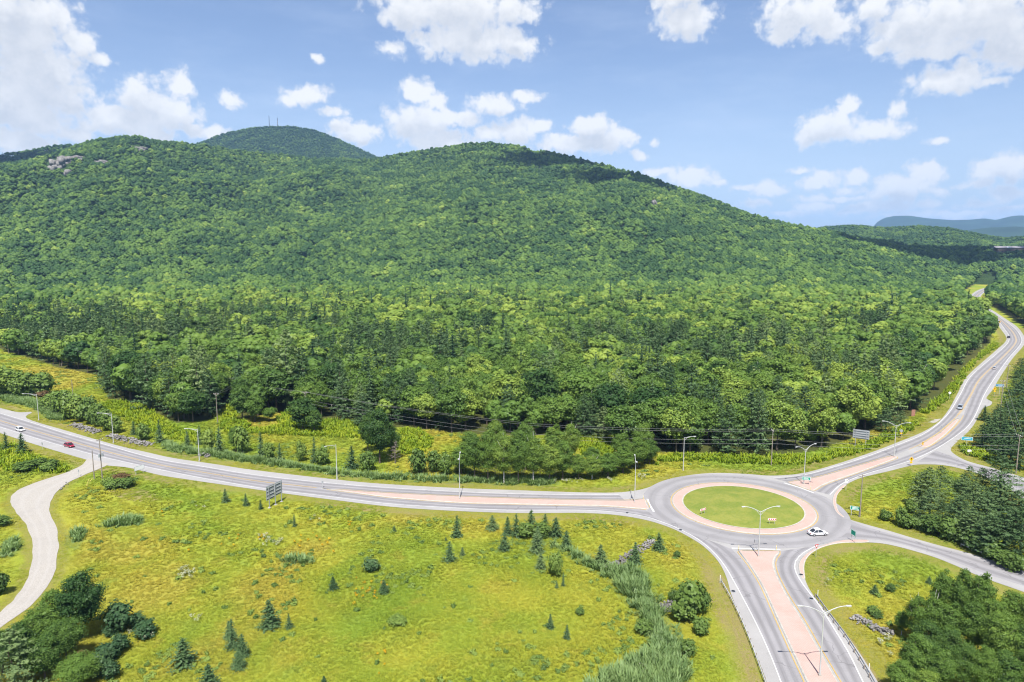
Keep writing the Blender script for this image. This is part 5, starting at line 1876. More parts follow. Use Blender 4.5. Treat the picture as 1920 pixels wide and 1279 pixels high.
scatter('meadow_grass', np.stack([X[g_], Y[g_], H(X[g_], Y[g_]) - .03], 1), gr.uniform(0, 6.28, g_.sum()), np.stack([grow[g_] * 1.15, grow[g_] * 1.15, tall[g_] * grow[g_]], 1), gr.random(g_.sum()), tuft_meshes, gr.integers(0, 4, g_.sum()), 'long yellow green meadow grass beside the roads', 'grass')
f_ = inf & ~inr & (gr.random(len(X)) < .8)
fern_meshes = [blades('frond', 930 + q, 12, .26, .75, .5, MATS['fern'], .85) for q in range(3)]
scatter('fern_growth', np.stack([X[f_], Y[f_], H(X[f_], Y[f_]) - .03], 1), gr.uniform(0, 6.28, f_.sum()), np.stack([grow[f_]] * 2 + [grow[f_] * gr.uniform(.7, 1.3, f_.sum())], 1), gr.uniform(.2, .9, f_.sum()), fern_meshes, gr.integers(0, 3, f_.sum()), 'bright yellow green ferns and weeds in the clearings and verges', 'ferns')
# dark weed clumps that mottle the meadow
wmask = (~inr) & (gr.random(len(X)) < np.clip((lush - .48) * 0.8, 0, .16) + .006) & (d > 5)
weed_meshes = [crown_broad('weed', 950 + q, 1.0, 1.3, 6, 90, .30, MATS['shrub'], .0, 0, True) for q in range(3)]
scatter('meadow_weeds', np.stack([X[wmask], Y[wmask], H(X[wmask], Y[wmask]) - .15], 1), gr.uniform(0, 6.28, wmask.sum()), np.stack([gr.uniform(.5, 1.1, wmask.sum()) * grow[wmask]] * 2 + [gr.uniform(.45, .95, wmask.sum())], 1), np.clip(gr.normal(.8, .2, wmask.sum()), 0, 1), weed_meshes, gr.integers(0, 3, wmask.sum()), 'leafy weeds mottling the meadow grass', 'weeds')
# reeds
X2, Y2 = jgrid(-230, 130, 80, 330, .5, gr)
k = np.zeros(len(X2), bool)
for pl in REEDS:
    k |= inpoly(X2, Y2, thin(pl))
k &= np.minimum(look(rd, X2, Y2), look(dd, X2, Y2)) > 2.2
X2, Y2 = X2[k], Y2[k]
edge = np.full(len(X2), 99.0)
for pl in REEDS:
    edge = np.minimum(edge, dist_lines(X2, Y2, thin(pl)))
fray = edge - .5 + (fbm(X2 / 2.2, Y2 / 2.2, 123, 3) - .47) * 5.0
k = gr.random(len(X2)) < np.clip(fray / 1.6, .05, 1)
X2, Y2, edge = X2[k], Y2[k], edge[k]
n = len(X2)
reed_meshes = [blades('reed', 970 + q, 11, .17, 1.9, .40, MATS['reed'], .48) for q in range(4)]
hs = (.55 + .75 * fbm(X2 / 4, Y2 / 4, 88, 3) + gr.normal(0, .1, n)) * np.clip(.45 + edge / 3.5, .45, 1)
scatter('reed_bed', np.stack([X2, Y2, H(X2, Y2) - .05], 1), gr.uniform(0, 6.28, n), np.stack([np.full(n, 1.15), np.full(n, 1.15), hs], 1), np.clip(gr.normal(.5, .3, n), 0, 1), reed_meshes, gr.integers(0, 4, n), 'blue green reeds filling the ditches and wet hollows', 'reeds')
# flowers
fl = fbm(X / 12 + 1, Y / 12 + 31, 99, 2)
uf, vf = pix(X, Y, np.zeros(len(X)))
spots = np.zeros(len(X))
for cx, cyy, rx, ry in ((395, 1020, 90, 45), (500, 1010, 60, 30), (580, 1025, 60, 35), (610, 1045, 40, 20), (690, 1110, 60, 30), (450, 1060, 50, 30), (1010, 1170, 60, 40), (660, 980, 50, 12), (740, 1240, 60, 40), (555, 945, 40, 10), (330, 1100, 40, 25), (480, 1200, 60, 50), (20, 980, 20, 14), (300, 965, 60, 6), (1280, 1200, 40, 40)):
    spots = np.maximum(spots, 1 - np.hypot((uf - cx) / rx, (vf - cyy) / ry))
fm = (spots > 0) & (d > 5) & (gr.random(len(X)) < np.clip(spots * (fl - .38) * .9, 0, .5))
nf = fm.sum()
fl_mesh = [crown_broad('flower_head', 990, .8, .75, 5, 46, .17, MATS['flower'], .35, 0, False)]
scatter('wild_flowers', np.stack([X[fm], Y[fm], H(X[fm], Y[fm]) + .08], 1), gr.uniform(0, 6.28, nf), np.stack([gr.uniform(.5, 1.0, nf)] * 3, 1), gr.random(nf), fl_mesh, np.zeros(nf, int), 'orange yellow wild flowers dotted through the meadow', 'flowers')
wspots = np.zeros(len(X))
for cx, cyy, rx, ry in ((1205, 1262, 30, 10), (350, 1078, 30, 14), (505, 1018, 30, 12), (240, 1190, 10, 8), (275, 1200, 14, 8), (365, 1165, 14, 8), (1660, 1200, 24, 16), (1670, 1230, 12, 10), (590, 975, 20, 6), (1060, 905, 50, 4), (1145, 905, 12, 6), (380, 955, 14, 5), (1200, 897, 14, 6), (1530, 1075, 12, 14), (1560, 1095, 22, 10)):
    wspots = np.maximum(wspots, 1 - np.hypot((uf - cx) / rx, (vf - cyy) / ry))
wm = (wspots > 0) & (d > 3) & (gr.random(len(X)) < wspots * .75)
nw = wm.sum()
wf_mesh = [crown_broad('flower_head', 991, 1.0, .9, 5, 40, .2, MATS['whiteflower'], .35, 0, False)]
scatter('white_flowers', np.stack([X[wm], Y[wm], H(X[wm], Y[wm]) + .2], 1), gr.uniform(0, 6.28, nw), np.stack([gr.uniform(.5, 1.1, nw)] * 3, 1), gr.random(nw), wf_mesh, np.zeros(nw, int), 'small white umbels growing in drifts among the grass', 'flowers')
# ------------------------------------------------------------------ stones
def stone_mesh(name, line_px, width, height, n, size, seed):
    """a tumbled row of field stones"""
    r = np.random.default_rng(seed)
    ln, L = resample(G(line_px, 6), 200)
    V, F = [], []
    b = 0
    for k in range(n):
        i = r.integers(0, 199)
        t = (ln[min(i + 1, 199)] - ln[max(i - 1, 0)])
        t /= np.linalg.norm(t)
        o = r.normal(0, 1) * width * .3
        x, y = ln[i] + np.array([-t[1], t[0]]) * o
        s = size * r.uniform(.5, 1.4)
        zz = max(0, height * (1 - abs(o) / width) * r.uniform(0, 1))
        vv = ICO1[0] * (1 + r.normal(0, .18, (len(ICO1[0]), 1))) * np.array([s, s * r.uniform(.6, 1), s * r.uniform(.5, .8)])
        a = r.uniform(0, 6.28)
        vv = vv @ np.array([[math.cos(a), -math.sin(a), 0], [math.sin(a), math.cos(a), 0], [0, 0, 1]])
        V.append(vv + np.array([x, y, zz + s * .2 + Z(x, y)]))
        F.append(ICO1[1] + b)
        b += len(vv)
    return mesh_np(name, np.concatenate(V), np.concatenate(F), [MATS['rock']])


for lp, wd, hg, n, sz, lab in (([(135, 796), (160, 804), (185, 812)], 3.0, .8, 240, .38, 'tumbled grey stone wall below the hedge by the second lamp'),
                               ([(205, 818), (240, 826), (262, 830), (286, 835)], 3.0, .8, 260, .38, 'tumbled grey stone wall right of the second lamp'),
                               ([(374, 853), (395, 856)], 1.8, .7, 60, .36, 'short stone heap at the foot of the third lamp'),
                               ([(1134, 1070), (1158, 1058), (1185, 1040), (1212, 1024), (1228, 1016)], 1.9, .7, 260, .26, 'low stone wall running between the meadow spruces'),
                               ([(1236, 1144), (1250, 1139), (1268, 1133)], 2.2, .8, 170, .24, 'heap of rocks beside the reed bed and tall bush'),
                               ([(1600, 1158), (1620, 1168), (1640, 1178), (1655, 1184), (1676, 1190)], 1.8, .7, 220, .24, 'low stone wall in the grass near the right guard rail'),
                               ([(112, 920), (128, 905)], 1.0, .3, 12, .25, 'few pale stones at the edge of the gravel driveway')):
    tag(link('stone_wall', stone_mesh('stone_wall', lp, wd, hg, n, sz, n)), lab, 'stone wall')


CUBE = (np.array([(x_, y_, z_) for z_ in (-1, 1) for x_, y_ in ((-1, -1), (1, -1), (1, 1), (-1, 1))], float), np.array([(3, 2, 1, 0), (4, 5, 6, 7), (0, 1, 5, 4), (1, 2, 6, 5), (2, 3, 7, 6), (3, 0, 4, 7)]))


def crag(name, px, py, w, h, d, label, dist, seed):
    """rock face on the slope: fractured slabs"""
    r = np.random.default_rng(seed)
    a = ray(px, py)
    k = dist / math.hypot(a[0], a[1])
    x, y = a[0] * k, a[1] * k
    z0 = float(h_main(np.array([x]), np.array([y]))[0])
    V, F, b = [], [], 0
    for q in range(40):
        s = r.uniform(.16, .42)
        vv = (CUBE[0] + r.normal(0, .16, CUBE[0].shape)) * np.array([w * .30, d, h * .5]) * s * 1.4
        V.append(vv + np.array([x + r.uniform(-.5, .5) * w, y + r.uniform(-.3, .3) * d, z0 + r.uniform(-.1, .8) * h]))
        F.append(CUBE[1] + b)
        b += len(vv)
    tag(link(name, mesh_np(name, np.concatenate(V), np.concatenate(F), [MATS['rock']])), label, 'rock face')


def slope_dist(px, py):
    """distance along the ray to the mountain surface"""
    d = ray(px, py)
    hyp = math.hypot(d[0], d[1])
    rs = np.linspace(650, 2500, 1900)
    z = CAMH + d[2] / hyp * rs
    hm = h_main(d[0] / hyp * rs, d[1] / hyp * rs)
    i = np.where(hm + 3 > z)[0]
    return float(rs[i[0]]) if len(i) else 2000.0


for q, (px_, py_, w_, h_, lab) in enumerate(((108, 313, 28, 22, 'largest pale cliff on the left mountain shoulder'), (122, 304, 30, 16, 'upper ledge of the largest pale cliff'), (146, 299, 28, 12, 'sloping pale ledge right of the largest cliff'), (127, 328, 10, 16, 'small pale rock below the largest cliff'), (188, 307, 26, 12, 'pale slab right of the left cliffs'),
                                              (264, 281, 26, 12, 'pale ledge under the left summit knob'), (245, 276, 10, 8, 'small rock under the left summit knob'), (281, 302, 16, 8, 'low rock below the left summit knob'), (1226, 386, 9, 16, 'small pale rock on the right mountainside'),
                                              (1020, 281, 40, 5, 'left bare rock patch on the main ridge'), (1048, 287, 40, 5, 'middle bare rock patch on the main ridge'), (1075, 294, 30, 4, 'right bare rock patch on the main ridge'))):
    crag('rock_face', px_, py_, w_, h_, 10, lab, slope_dist(px_, py_) - 4, 60 + q)


# ------------------------------------------------------------------ street furniture
def street_lamp(px, py, h, arms, rz, label, arm=3.0, rise=1.3):
    """tapered steel pole with one or two braced, curved arms and cobra heads; arm 0 points along local +x"""
    x, y = at(px, py)
    o = empty('street_lamp', (x, y, 0.0), rz)
    MB().tube([(0, 0, 0), (0, 0, h * .5), (0, 0, h)], [.14, .105, .07], 10).build('pole', MATS['galv'], o, True)
    MB().box((0, 0, .20), (.42, .42, .4), None, .9).build('base', MATS['concrete'], o)
    for k in range(arms):
        s = 1 if k == 0 else -1
        pts = [(s * arm * t, 0, h - .25 + rise * math.sin(t * math.pi / 2)) for t in (0, .15, .3, .45, .6, .75, .9, 1)]
        a = MB().tube(pts, [.055] * 8, 8).build('arm', MATS['galv'], o, True)
        b = [(s * arm * t * .55, 0, h - .95 + (rise + .7) * .80 * math.sin(t * math.pi / 2)) for t in (0, .33, .66, 1)]
        MB().tube(b, [.035] * 4, 6).build('brace', MATS['galv'], a, True)
        zt = h - .25 + rise
        hd = MB()
        hd.box((s * (arm + .30), 0, zt + .02), (.75, .30, .16))
        head = hd.build('lamp_head', MATS['galv'], o, False, .05)
        MB().box((s * (arm + .42), 0, zt - .085), (.38, .22, .06)).build('lens', MATS['lens'], head)
    tag(o, label, 'street lamp', 'street lamps along the roads')
    return o


def road_dir(px0, py0, px1, py1):
    d = P(px1, py1) - P(px0, py0)
    return math.atan2(d[1], d[0])


street_lamp(73, 788, 10, 1, math.pi * 1.05, 'leftmost single-arm street lamp by the gravel pull-off', 4.2, .5)
street_lamp(213, 831, 10, 1, math.pi * 1.03, 'single-arm street lamp between the tumbled stone walls', 3.8, .5)
street_lamp(374, 865, 10, 1, math.pi * 1.02, 'single-arm street lamp beside the short stone heap', 3.2, .4)
street_lamp(632, 899, 10, 1, math.pi * 1.3, 'single-arm street lamp above the start of the long pink island', 3.2, .5)
street_lamp(862, 936, 10.4, 2, math.pi * .5, 'double street lamp seen end-on in the middle of the long pink island', 2.6, 1.3)
street_lamp(1190, 943, 10.6, 2, math.pi * .47, 'double street lamp seen end-on at the island tip by the roundabout', 2.6, 1.2)
street_lamp(1281, 882, 9.8, 1, -.1, 'single-arm street lamp on the verge above the roundabout', 2.6, .6)
street_lamp(1507, 908, 9.8, 2, .45, 'double street lamp on the upper splitter island beside a green sign', 3.2, 1.3)
street_lamp(1676, 857, 10, 2, math.pi * .9, 'double street lamp at the far tip of the upper splitter island', 3.3, 1.3)
street_lamp(1422, 1044, 9.9, 2, .03, 'double street lamp in front of the round lawn', 3.3, 1.2)
street_lamp(1537, 1268, 10.2, 2, .0, 'nearest double street lamp, low on the pink island at the bottom', 3.3, 1.2)


def utility_pole(px, py, h, label, cross=1, rz=0.0, transformer=False, two=False, z=None):
    x, y = at(px, py)
    o = empty('utility_pole', (x, y, Z(x, y) - .1), rz)
    MB().tube([(0, 0, -.3), (0, 0, h * .5), (0, 0, h)], [.16, .13, .10], 8).build('pole', MATS['pole'], o, True)
    for c in range(cross):
        zc = h - .35 - c * 2.2
        ca = MB().box((0, .13, zc), (2.5, .11, .13)).build('crossarm', MATS['pole'], o)
        for k in (-1.1, -.45, .45, 1.1):
            MB().tube([(k, .13, zc + .065), (k, .13, zc + .16), (k, .13, zc + .26)], [.03, .06, .025], 6).build('insulator', MATS['white'], ca)
        for s in (-1, 1):
            MB().tube([(s * .8, .13, zc), (0, .1, zc - .7)], .03, 5).build('brace', MATS['galv'], ca)
    if transformer:
        for s in (-1, 1):
            t = MB().tube([(s * .48, -.1, h * .56), (s * .48, -.1, h * .56 + .95)], .27, 10).build('transformer', MATS['signback'], o, True)
            MB().tube([(s * .48, -.1, h * .56 + .95), (s * .48, -.1, h * .56 + 1.15)], .05, 6).build('bushing', MATS['white'], t)
    tag(o, label, 'utility pole', 'utility poles')
    return Vector((x, y, Z(x, y) - .1 + h))


tops = {}
tops['a'] = utility_pole(16, 663, 10.5, 'utility pole at the forest edge, farthest left', 1, -.5)
tops['b'] = utility_pole(116, 687, 10.5, 'utility pole with double crossarm at the left forest edge', 2, -.5)
utility_pole(137, 743, 7.5, 'short bare pole standing in the left clearing', 0)
tops['c'] = utility_pole(408, 793, 11.2, 'utility pole with crossarm in the bright fern gap', 1, -.2)
tops['d'] = utility_pole(455, 768, 12, 'utility pole with its head showing above the dense clearing tree', 1, -.2)
tops['e'] = utility_pole(574, 790, 11.5, 'utility pole with its head above the alone clearing tree', 1, -.1)
utility_pole(192, 898, 11.6, 'taller driveway pole carrying transformers', 1, 1.2, True)
utility_pole(177, 898, 8.3, 'shorter bare pole beside the transformer pole', 0)
tops['f'] = utility_pole(1446, 873, 11.0, 'utility pole on the verge above the roundabout', 1, 1.5)
tops['g'] = utility_pole(1905, 888, 11.5, 'utility pole by the side road at the right edge', 1, 1.5)
tops['h'] = utility_pole(1874, 790, 15.5, 'tall utility pole with two crossarms right of the upper road', 2, .1)
tops['i'] = utility_pole(1887, 728, 11, 'utility pole behind the blue sign on the upper road', 1, .1)
utility_pole(1612, 970, 10.6, 'pale pole with small crossarm beside the green sign', 1, .5)
for q, (px_, py_, h_) in enumerate(((1807, 541, 11), (1824.5, 536, 10), (1841, 531, 13), (1885, 523, 13))):
    utility_pole(px_, py_, h_, ['nearest of the distant poles by the far bend', 'second of the distant poles by the far bend', 'tallest of the distant poles by the far bend', 'farthest pole, right of the far bend'][q], 1 if q != 3 else 0, .3)


def wire(a, b, sag, label, r=.022, off=(0, 0, 0)):
    a, b = Vector(a) + Vector(off), Vector(b) + Vector(off)
    pts = []
    for k in range(17):
        t = k / 16
        p = a.lerp(b, t)
        pts.append((p.x, p.y, p.z - sag * 4 * t * (1 - t)))
    w = MB().tube(pts, r, 5, False).build('power_wire', MATS['wire'])
    tag(w, label, 'wire', 'power wires')


lf = Vector((tops['e'].x + 45, tops['e'].y - 16, 10.5))
for q, (dz, dy) in enumerate(((-.1, -1.1), (-.1, 1.1), (-3.0, 0), (-4.2, 0))):
    nm = ['front upper', 'rear upper', 'higher communication', 'lowest'][q]
    wire(tops['f'] + Vector((0, dy, dz)), tops['g'] + Vector((0, dy, dz)), .9, '%s wire spanning from the roundabout pole to the right edge' % nm, .018)
    wire(P(1000, 862) + Vector((0, dy, 11 + dz)), tops['f'] + Vector((0, dy, dz)), .7, '%s wire running from the roadside wood to the roundabout pole' % nm, .018)
    wire(tops['e'] + Vector((0, dy * .3, dz)), P(1000, 862) + Vector((0, dy, 11 + dz)), .8, '%s wire crossing the left clearing' % nm, .018)
for q, (p0, p1, nm) in enumerate((('a', 'b', 'between the two left forest-edge poles'), ('b', 'd', 'from the left forest edge to the clearing poles'), ('d', 'e', 'between the clearing poles'), ('c', 'd', 'short span beside the fern gap'), ('g', 'h', 'right of the upper road, lower span'), ('h', 'i', 'right of the upper road, upper span'))):
    for s in (-1, 1):
        wire(tops[p0] + Vector((s * .9, 0, -.1)), tops[p1] + Vector((s * .9, 0, -.1)), .7, '%s power wire %s' % ('left' if s < 0 else 'right', nm), .016)


def sign(px, py, w, h, z0, rz, mat, label, cat='sign', posts=2, frame=None, marks=None, back=None, name='road_sign'):
    """panel on posts; local x along the panel, front face towards -y"""
    x, y = at(px, py)
    o = empty(name, (x, y, Z(x, y) - .02), rz)
    xs = [0] if posts == 1 else [-w * .36 + k * w * .72 / (posts - 1) for k in range(posts)]
    for k in xs:
        MB().tube([(k, .06, -.2), (k, .06, z0 + h * .9)], .05 if w < 2 else .07, 7).build('post', MATS['galv'], o)
    pn = MB().box((0, 0, z0 + h / 2), (w, .05, h)).build('panel', mat, o, False, .012)
    if frame is not None:
        for (cx, cz, sx, sz) in ((0, h - .06, w - .06, .07), (0, .06, w - .06, .07), (-w / 2 + .06, h / 2, .07, h - .16), (w / 2 - .06, h / 2, .07, h - .16)):
            MB().box((cx, -.03, z0 + cz), (sx, .02, sz)).build('border', frame, pn)
    for (poly, m_) in (marks or []):
        MB().prism([Vector((a, -.028, z0 + b)) for a, b in poly], (0, -.014, 0)).build('mark', m_, pn)
    tag(o, label, cat, None)
    return o


def rect(cx, cz, sx, sz):
    return [(cx - sx / 2, cz - sz / 2), (cx + sx / 2, cz - sz / 2), (cx + sx / 2, cz + sz / 2), (cx - sx / 2, cz + sz / 2)]


# big sign backs seen from behind: aluminium panels, ribs, posts
def sign_back(px, py, posts, panels, z0, h, rz, label):
    x, y = at(px, py)
    o = empty('road_sign', (x, y, Z(x, y) - .02), rz)
    for (pxx) in posts:
        MB().box((pxx, 0, (z0 + h) / 2), (.16, .14, z0 + h)).build('post', MATS['signback'], o)
        MB().box((pxx, 0, .05), (.6, .6, .3)).build('footing', MATS['concrete'], o)
    for (x0, x1, a0, a1) in panels:
        p = MB().box(((x0 + x1) / 2, .14, (a0 + a1) / 2), (x1 - x0, .06, a1 - a0)).build('panel', MATS['signback'], o)
        nrib = 4
        for k in range(nrib):
            zc = a0 + (a1 - a0) * (k + .55) / nrib
            MB().box(((x0 + x1) / 2, .075, zc), (x1 - x0 - .3, .07, .10)).build('rib', MATS['galv'], p)
            MB().box(((x0 + x1) / 2, .100, zc - .28), (x1 - x0 - .5, .02, .22)).build('plate', MATS['signdark'], p)
    tag(o, label, 'sign')


rs = road_dir(505, 952, 529, 940)
sign_back(517, 946.5, (-2.2, 0, 2.2), ((-3.0, -.12, 2.1, 5.6), (.12, 2.7, 2.3, 5.6)), 2.1, 3.4, rs, 'big grey two-panel road sign seen from behind below the left road')
rs2 = road_dir(1604, 836, 1622, 838)
sign_back(1613, 837, (-1.5, 1.5), ((-2.4, 2.4, 2.6, 5.6),), 2.6, 2.9, rs2 - .1, 'grey sign back on two posts before the forest, right')
W_ = MATS['white']
sign(262, 888, 3.0, 1.3, 1.1, road_dir(250, 893, 273, 886), W_, 'white framed board on legs by the driveway mouth', 'board', 2, MATS['signback'])
GN = MATS['green']
mk = [(rect(-.1, .62, 1.2, .12), W_), (rect(0, .34, 1.4, .12), W_)]
arrow_r = [(.55, .30), (.95, .48), (.55, .66)]
sign(1511, 909, 2.2, .95, 1.3, -.2, GN, 'small green direction sign on the upper splitter island', 'sign', 2, W_, mk)
sign(1603, 968, 2.3, .95, 1.5, -.45, GN, 'green direction sign beside the pale pole in the right triangle', 'sign', 2, W_, mk)
sign(1599, 1016, 1.6, 1.2, 1.5, -1.38, GN, 'green sign seen almost edge-on at the right road mouth', 'sign', 2, W_)
sign(1812, 838, 3.2, 1.15, 2.2, -.3, MATS['cyan'], 'light blue sign at the curve right of the upper road', 'sign', 1, W_, [(rect(.1, .6, 1.8, .12), W_)])
sign(1873, 742, 3.2, 1.1, 4.0, -.3, MATS['blue'], 'dark blue sign high beside the upper road', 'sign', 1, W_, [(rect(.1, .6, 1.8, .12), W_)])


def diamond(px, py, s, z0, rz, label, plate=False, sym=True, m_=None):
    x, y = at(px, py)
    o = empty('warning_sign', (x, y, Z(x, y) - .02), rz)
    MB().tube([(0, .06, -.2), (0, .06, z0 + s)], .045, 7).build('post', MATS['galv'], o)
    hs = s * .707
    d = MB().prism([Vector((0, 0, z0)), Vector((hs, 0, z0 + hs)), Vector((0, 0, z0 + 2 * hs)), Vector((-hs, 0, z0 + hs))], (0, .04, 0)).build('panel', m_ or MATS['yellow'], o)
    if sym:
        MB().prism([Vector((-.08 * s, -.012, z0 + hs * .5)), Vector((.06 * s, -.012, z0 + hs * .5)), Vector((.06 * s, -.012, z0 + hs * 1.1)), Vector((.28 * s, -.012, z0 + hs * 1.3)), Vector((-.02 * s, -.012, z0 + hs * 1.55)), Vector((-.3 * s, -.012, z0 + hs * 1.25)), Vector((-.08 * s, -.012, z0 + hs * 1.1))], (0, .01, 0)).build('symbol', MATS['black'], d)
    if plate:
        MB().box((0, .02, z0 - .25), (.8, .04, .5)).build('plate', MATS['yellow'], o)
    tag(o, label, 'sign')


diamond(1708, 874, 1.0, 1.4, .1, 'yellow diamond warning sign at the side road mouth', True)
diamond(1864, 744, 1.15, 2.6, 0, 'yellow diamond warning sign beside the blue sign', True)
diamond(1873.5, 611, 1.4, 2.4, 0, 'yellow diamond warning sign far up the road', False)
diamond(1689, 822, .9, 2.0, 2.9, 'small white-backed diamond sign beside the double lamp', True, False, MATS['signback'])
diamond(1780, 748, .9, 2.0, 2.9, 'small white-backed diamond sign beside the upper road verge', False, False, W_)
sign(1586, 920, .75, .95, 2.2, -.1, W_, 'white square sign with black mark on the upper curve', 'sign', 1, None, [(rect(.12, .6, .28, .16), MATS['black'])])
sign(1730, 837, .45, 1.0, .55, 0, MATS['yellow'], 'yellow marker post sign at the tip of the median island', 'sign', 1, None, [(rect(0, .3, .45, .14), MATS['black']), (rect(0, .7, .45, .14), MATS['black'])])
sign(1765, 812, .6, .75, 1.8, 2.9, MATS['signback'], 'grey sign back on the far end of the median island', 'sign', 1)
sign(1183, 939, .6, .75, 2.0, 1.4, MATS['signback'], 'dark sign seen edge-on on the island tip by the roundabout', 'sign', 1)
sign(80, 843, .6, .8, 1.6, 2.7, MATS['signback'], 'small grey sign back below the road left of the red car', 'sign', 1)
sign(148, 893, .5, .7, 1.3, 2.7, MATS['signback'], 'small grey sign back beside the gravel driveway', 'sign', 1)
sign(605, 915.5, .5, .7, 1.4, 2.9, MATS['signback'], 'small grey sign at the left tip of the long pink island', 'sign', 1)
sign(1418, 1032.5, 1.1, .7, 1.8, 3.1, MATS['signback'], 'grey sign back on posts at the island before the round lawn', 'sign', 2)
sign(1522, 906, .7, .9, 1.7, 2.6, MATS['signback'], 'grey sign back on two posts on the upper splitter island', 'sign', 2)
sign(1681, 852.5, .5, 1.2, 1.0, 1.3, MATS['signback'], 'narrow grey marker at the far tip of the upper splitter island', 'sign', 1)
sign(1712, 781, 1.5, 2.6, .0, .1, MATS['brick'], 'reddish brown box standing at the forest edge', 'box', 1, name='utility_box')
sign(1817, 853, 1.1, .7, 1.0, -.2, W_, 'small white box on a post below the right pines', 'box', 1, name='mailbox')
# yield triangle
x, y = at(1530, 1045)
o = empty('yield_sign', (x, y, Z(x, y)), 0.35)
MB().tube([(0, .05, -.2), (0, .05, 2.7)], .04, 7).build('post', MATS['galv'], o)
yp = MB().prism([Vector((0, 0, 1.95)), Vector((.5, 0, 2.8)), Vector((-.5, 0, 2.8))], (0, .03, 0)).build('panel', MATS['red'], o)
MB().prism([Vector((0, -.012, 2.2)), Vector((.26, -.012, 2.66)), Vector((-.26, -.012, 2.66))], (0, .01, 0)).build('mark', W_, yp)
tag(o, 'red and white yield triangle on the right corner grass', 'sign')


def chevrons(px, py, rz, label):
    x, y = at(px, py)
    zz = .35
    o = empty('chevron_sign', (x, y, zz), rz)
    o.scale = (.72, .72, .82)
    w, h, z0 = 2.55, .62, 1.0
    for k in (-1, 1):
        MB().tube([(k * .8, .06, -.3), (k * .8, .06, z0 + h)], .05, 7).build('post', MATS['galv'], o)
    p = MB().box((0, 0, z0 + h / 2), (w, .05, h)).build('panel', W_, o)
    for k in range(4):
        c = -w / 2 + .12 + k * .62
        MB().prism([Vector((c, -.03, z0 + .03)), Vector((c + .30, -.03, z0 + .03)), Vector((c + .58, -.03, z0 + h / 2)), Vector((c + .30, -.03, z0 + h - .03)), Vector((c, -.03, z0 + h - .03)), Vector((c + .28, -.03, z0 + h / 2))], (0, -.012, 0)).build('chevron', MATS['red'], p)
    tag(o, label, 'sign')


chevrons(1318, 966, .55, 'red and white chevron sign on the left of the round lawn')
chevrons(1447, 985, -.08, 'red and white chevron sign at the front of the round lawn')
for q, (px_, py_) in enumerate(((1385, 1031.5), (1455.5, 1032), (1206, 937), (1520, 919))):
    x, y = at(px_, py_)
    o = empty('delineator_post', (x, y, .12))
    MB().tube([(0, 0, 0), (0, 0, 1.0), (0, 0, 1.05)], [.06, .05, .03], 8).build('post', MATS['yellowpost'], o, True)
    MB().tube([(0, 0, .75), (0, 0, .88)], .058, 8).build('reflector', W_, o)
    tag(o, ['yellow post at the left corner of the island before the round lawn', 'yellow post at the right corner of the island before the round lawn', 'yellow post at the island tip left of the roundabout', 'yellow post at the point of the upper splitter island'][q], 'post')
# yellow stakes by the driveway
for q, (px_, py_, dx) in enumerate(((161, 912, .9), (163, 911, 1.5))):
    x, y = at(px_, py_)
    st_ = MB().tube([(x, y, Z(x, y) - .1), (x + dx, y + .3, Z(x, y) + 2.1)], .07, 6).build('yellow_stake', MATS['yellowpost'])
    tag(st_, ['left leaning yellow stake beside the driveway poles', 'right leaning yellow stake beside the driveway poles'][q], 'stake')


for q, (px_, py_) in enumerate(((1375, 1109), (1521, 1123), (1276, 994), (1176, 962), (1502, 1078))):
    x, y = at(px_, py_)
    o = empty('drain_grate', (x, y, .055))
    MB().tube([(0, 0, 0), (0, 0, .03)], .45, 16).build('frame', MATS['signback'], o)
    MB().tube([(0, 0, .03), (0, 0, .036)], .36, 16).build('cover', MATS['black'], o)
    tag(o, ['dark drain cover on the left shoulder of the bottom road', 'dark drain cover beside the right guard rail start', 'dark drain cover at the lower left edge of the ring', 'dark drain cover in the lane below the long pink island', 'dark drain cover on the right corner apron'][q], 'drain')

# ------------------------------------------------------------------ guard rails
def guard_rail(px_line, label, flip=1):
    ln = G(px_line, 6)
    pts, L = resample(ln, max(8, int(sum((b - a).length for a, b in zip(ln, ln[1:])) / 1.9)))
    o = empty('guard_rail', (pts[0][0], pts[0][1], 0))
    base = Vector((pts[0][0], pts[0][1], 0))
    prof = [(-.04, .45), (.04, .50), (.04, .57), (-.03, .61), (.04, .65), (.04, .72), (-.04, .77)]
    V, F = [], []
    n = len(pts)
    for i in range(n):
        t = Vector(pts[min(i + 1, n - 1)] - pts[max(i - 1, 0)]).normalized()
        nn = Vector((-t[1], t[0])) * flip
        for a, b in prof:
            V.append((pts[i][0] + nn[0] * a - base.x, pts[i][1] + nn[1] * a - base.y, b))
    m_ = len(prof)
    for i in range(n - 1):
        for k in range(m_ - 1):
            F.append([i * m_ + k, (i + 1) * m_ + k, (i + 1) * m_ + k + 1, i * m_ + k + 1])
    me = mesh_np('rail', V, np.array(F), [MATS['galv']])
    ro = link('rail', me, o)
    sm = ro.modifiers.new('thickness', 'SOLIDIFY')
    sm.thickness = .02
    pme = MB().box((0, 0, .35), (.15, .15, .9)).mesh('post', MATS['pole'])
    for i in range(0, n, 1):
        t = Vector(pts[min(i + 1, n - 1)] - pts[max(i - 1, 0)]).normalized()
        nn = Vector((-t[1], t[0])) * flip
        link('post', pme, o, (pts[i][0] - nn[0] * .16 - base.x, pts[i][1] - nn[1] * .16 - base.y, 0)).rotation_euler = (0, 0, math.atan2(t[1], t[0]))
    tag(o, label, 'guard rail')


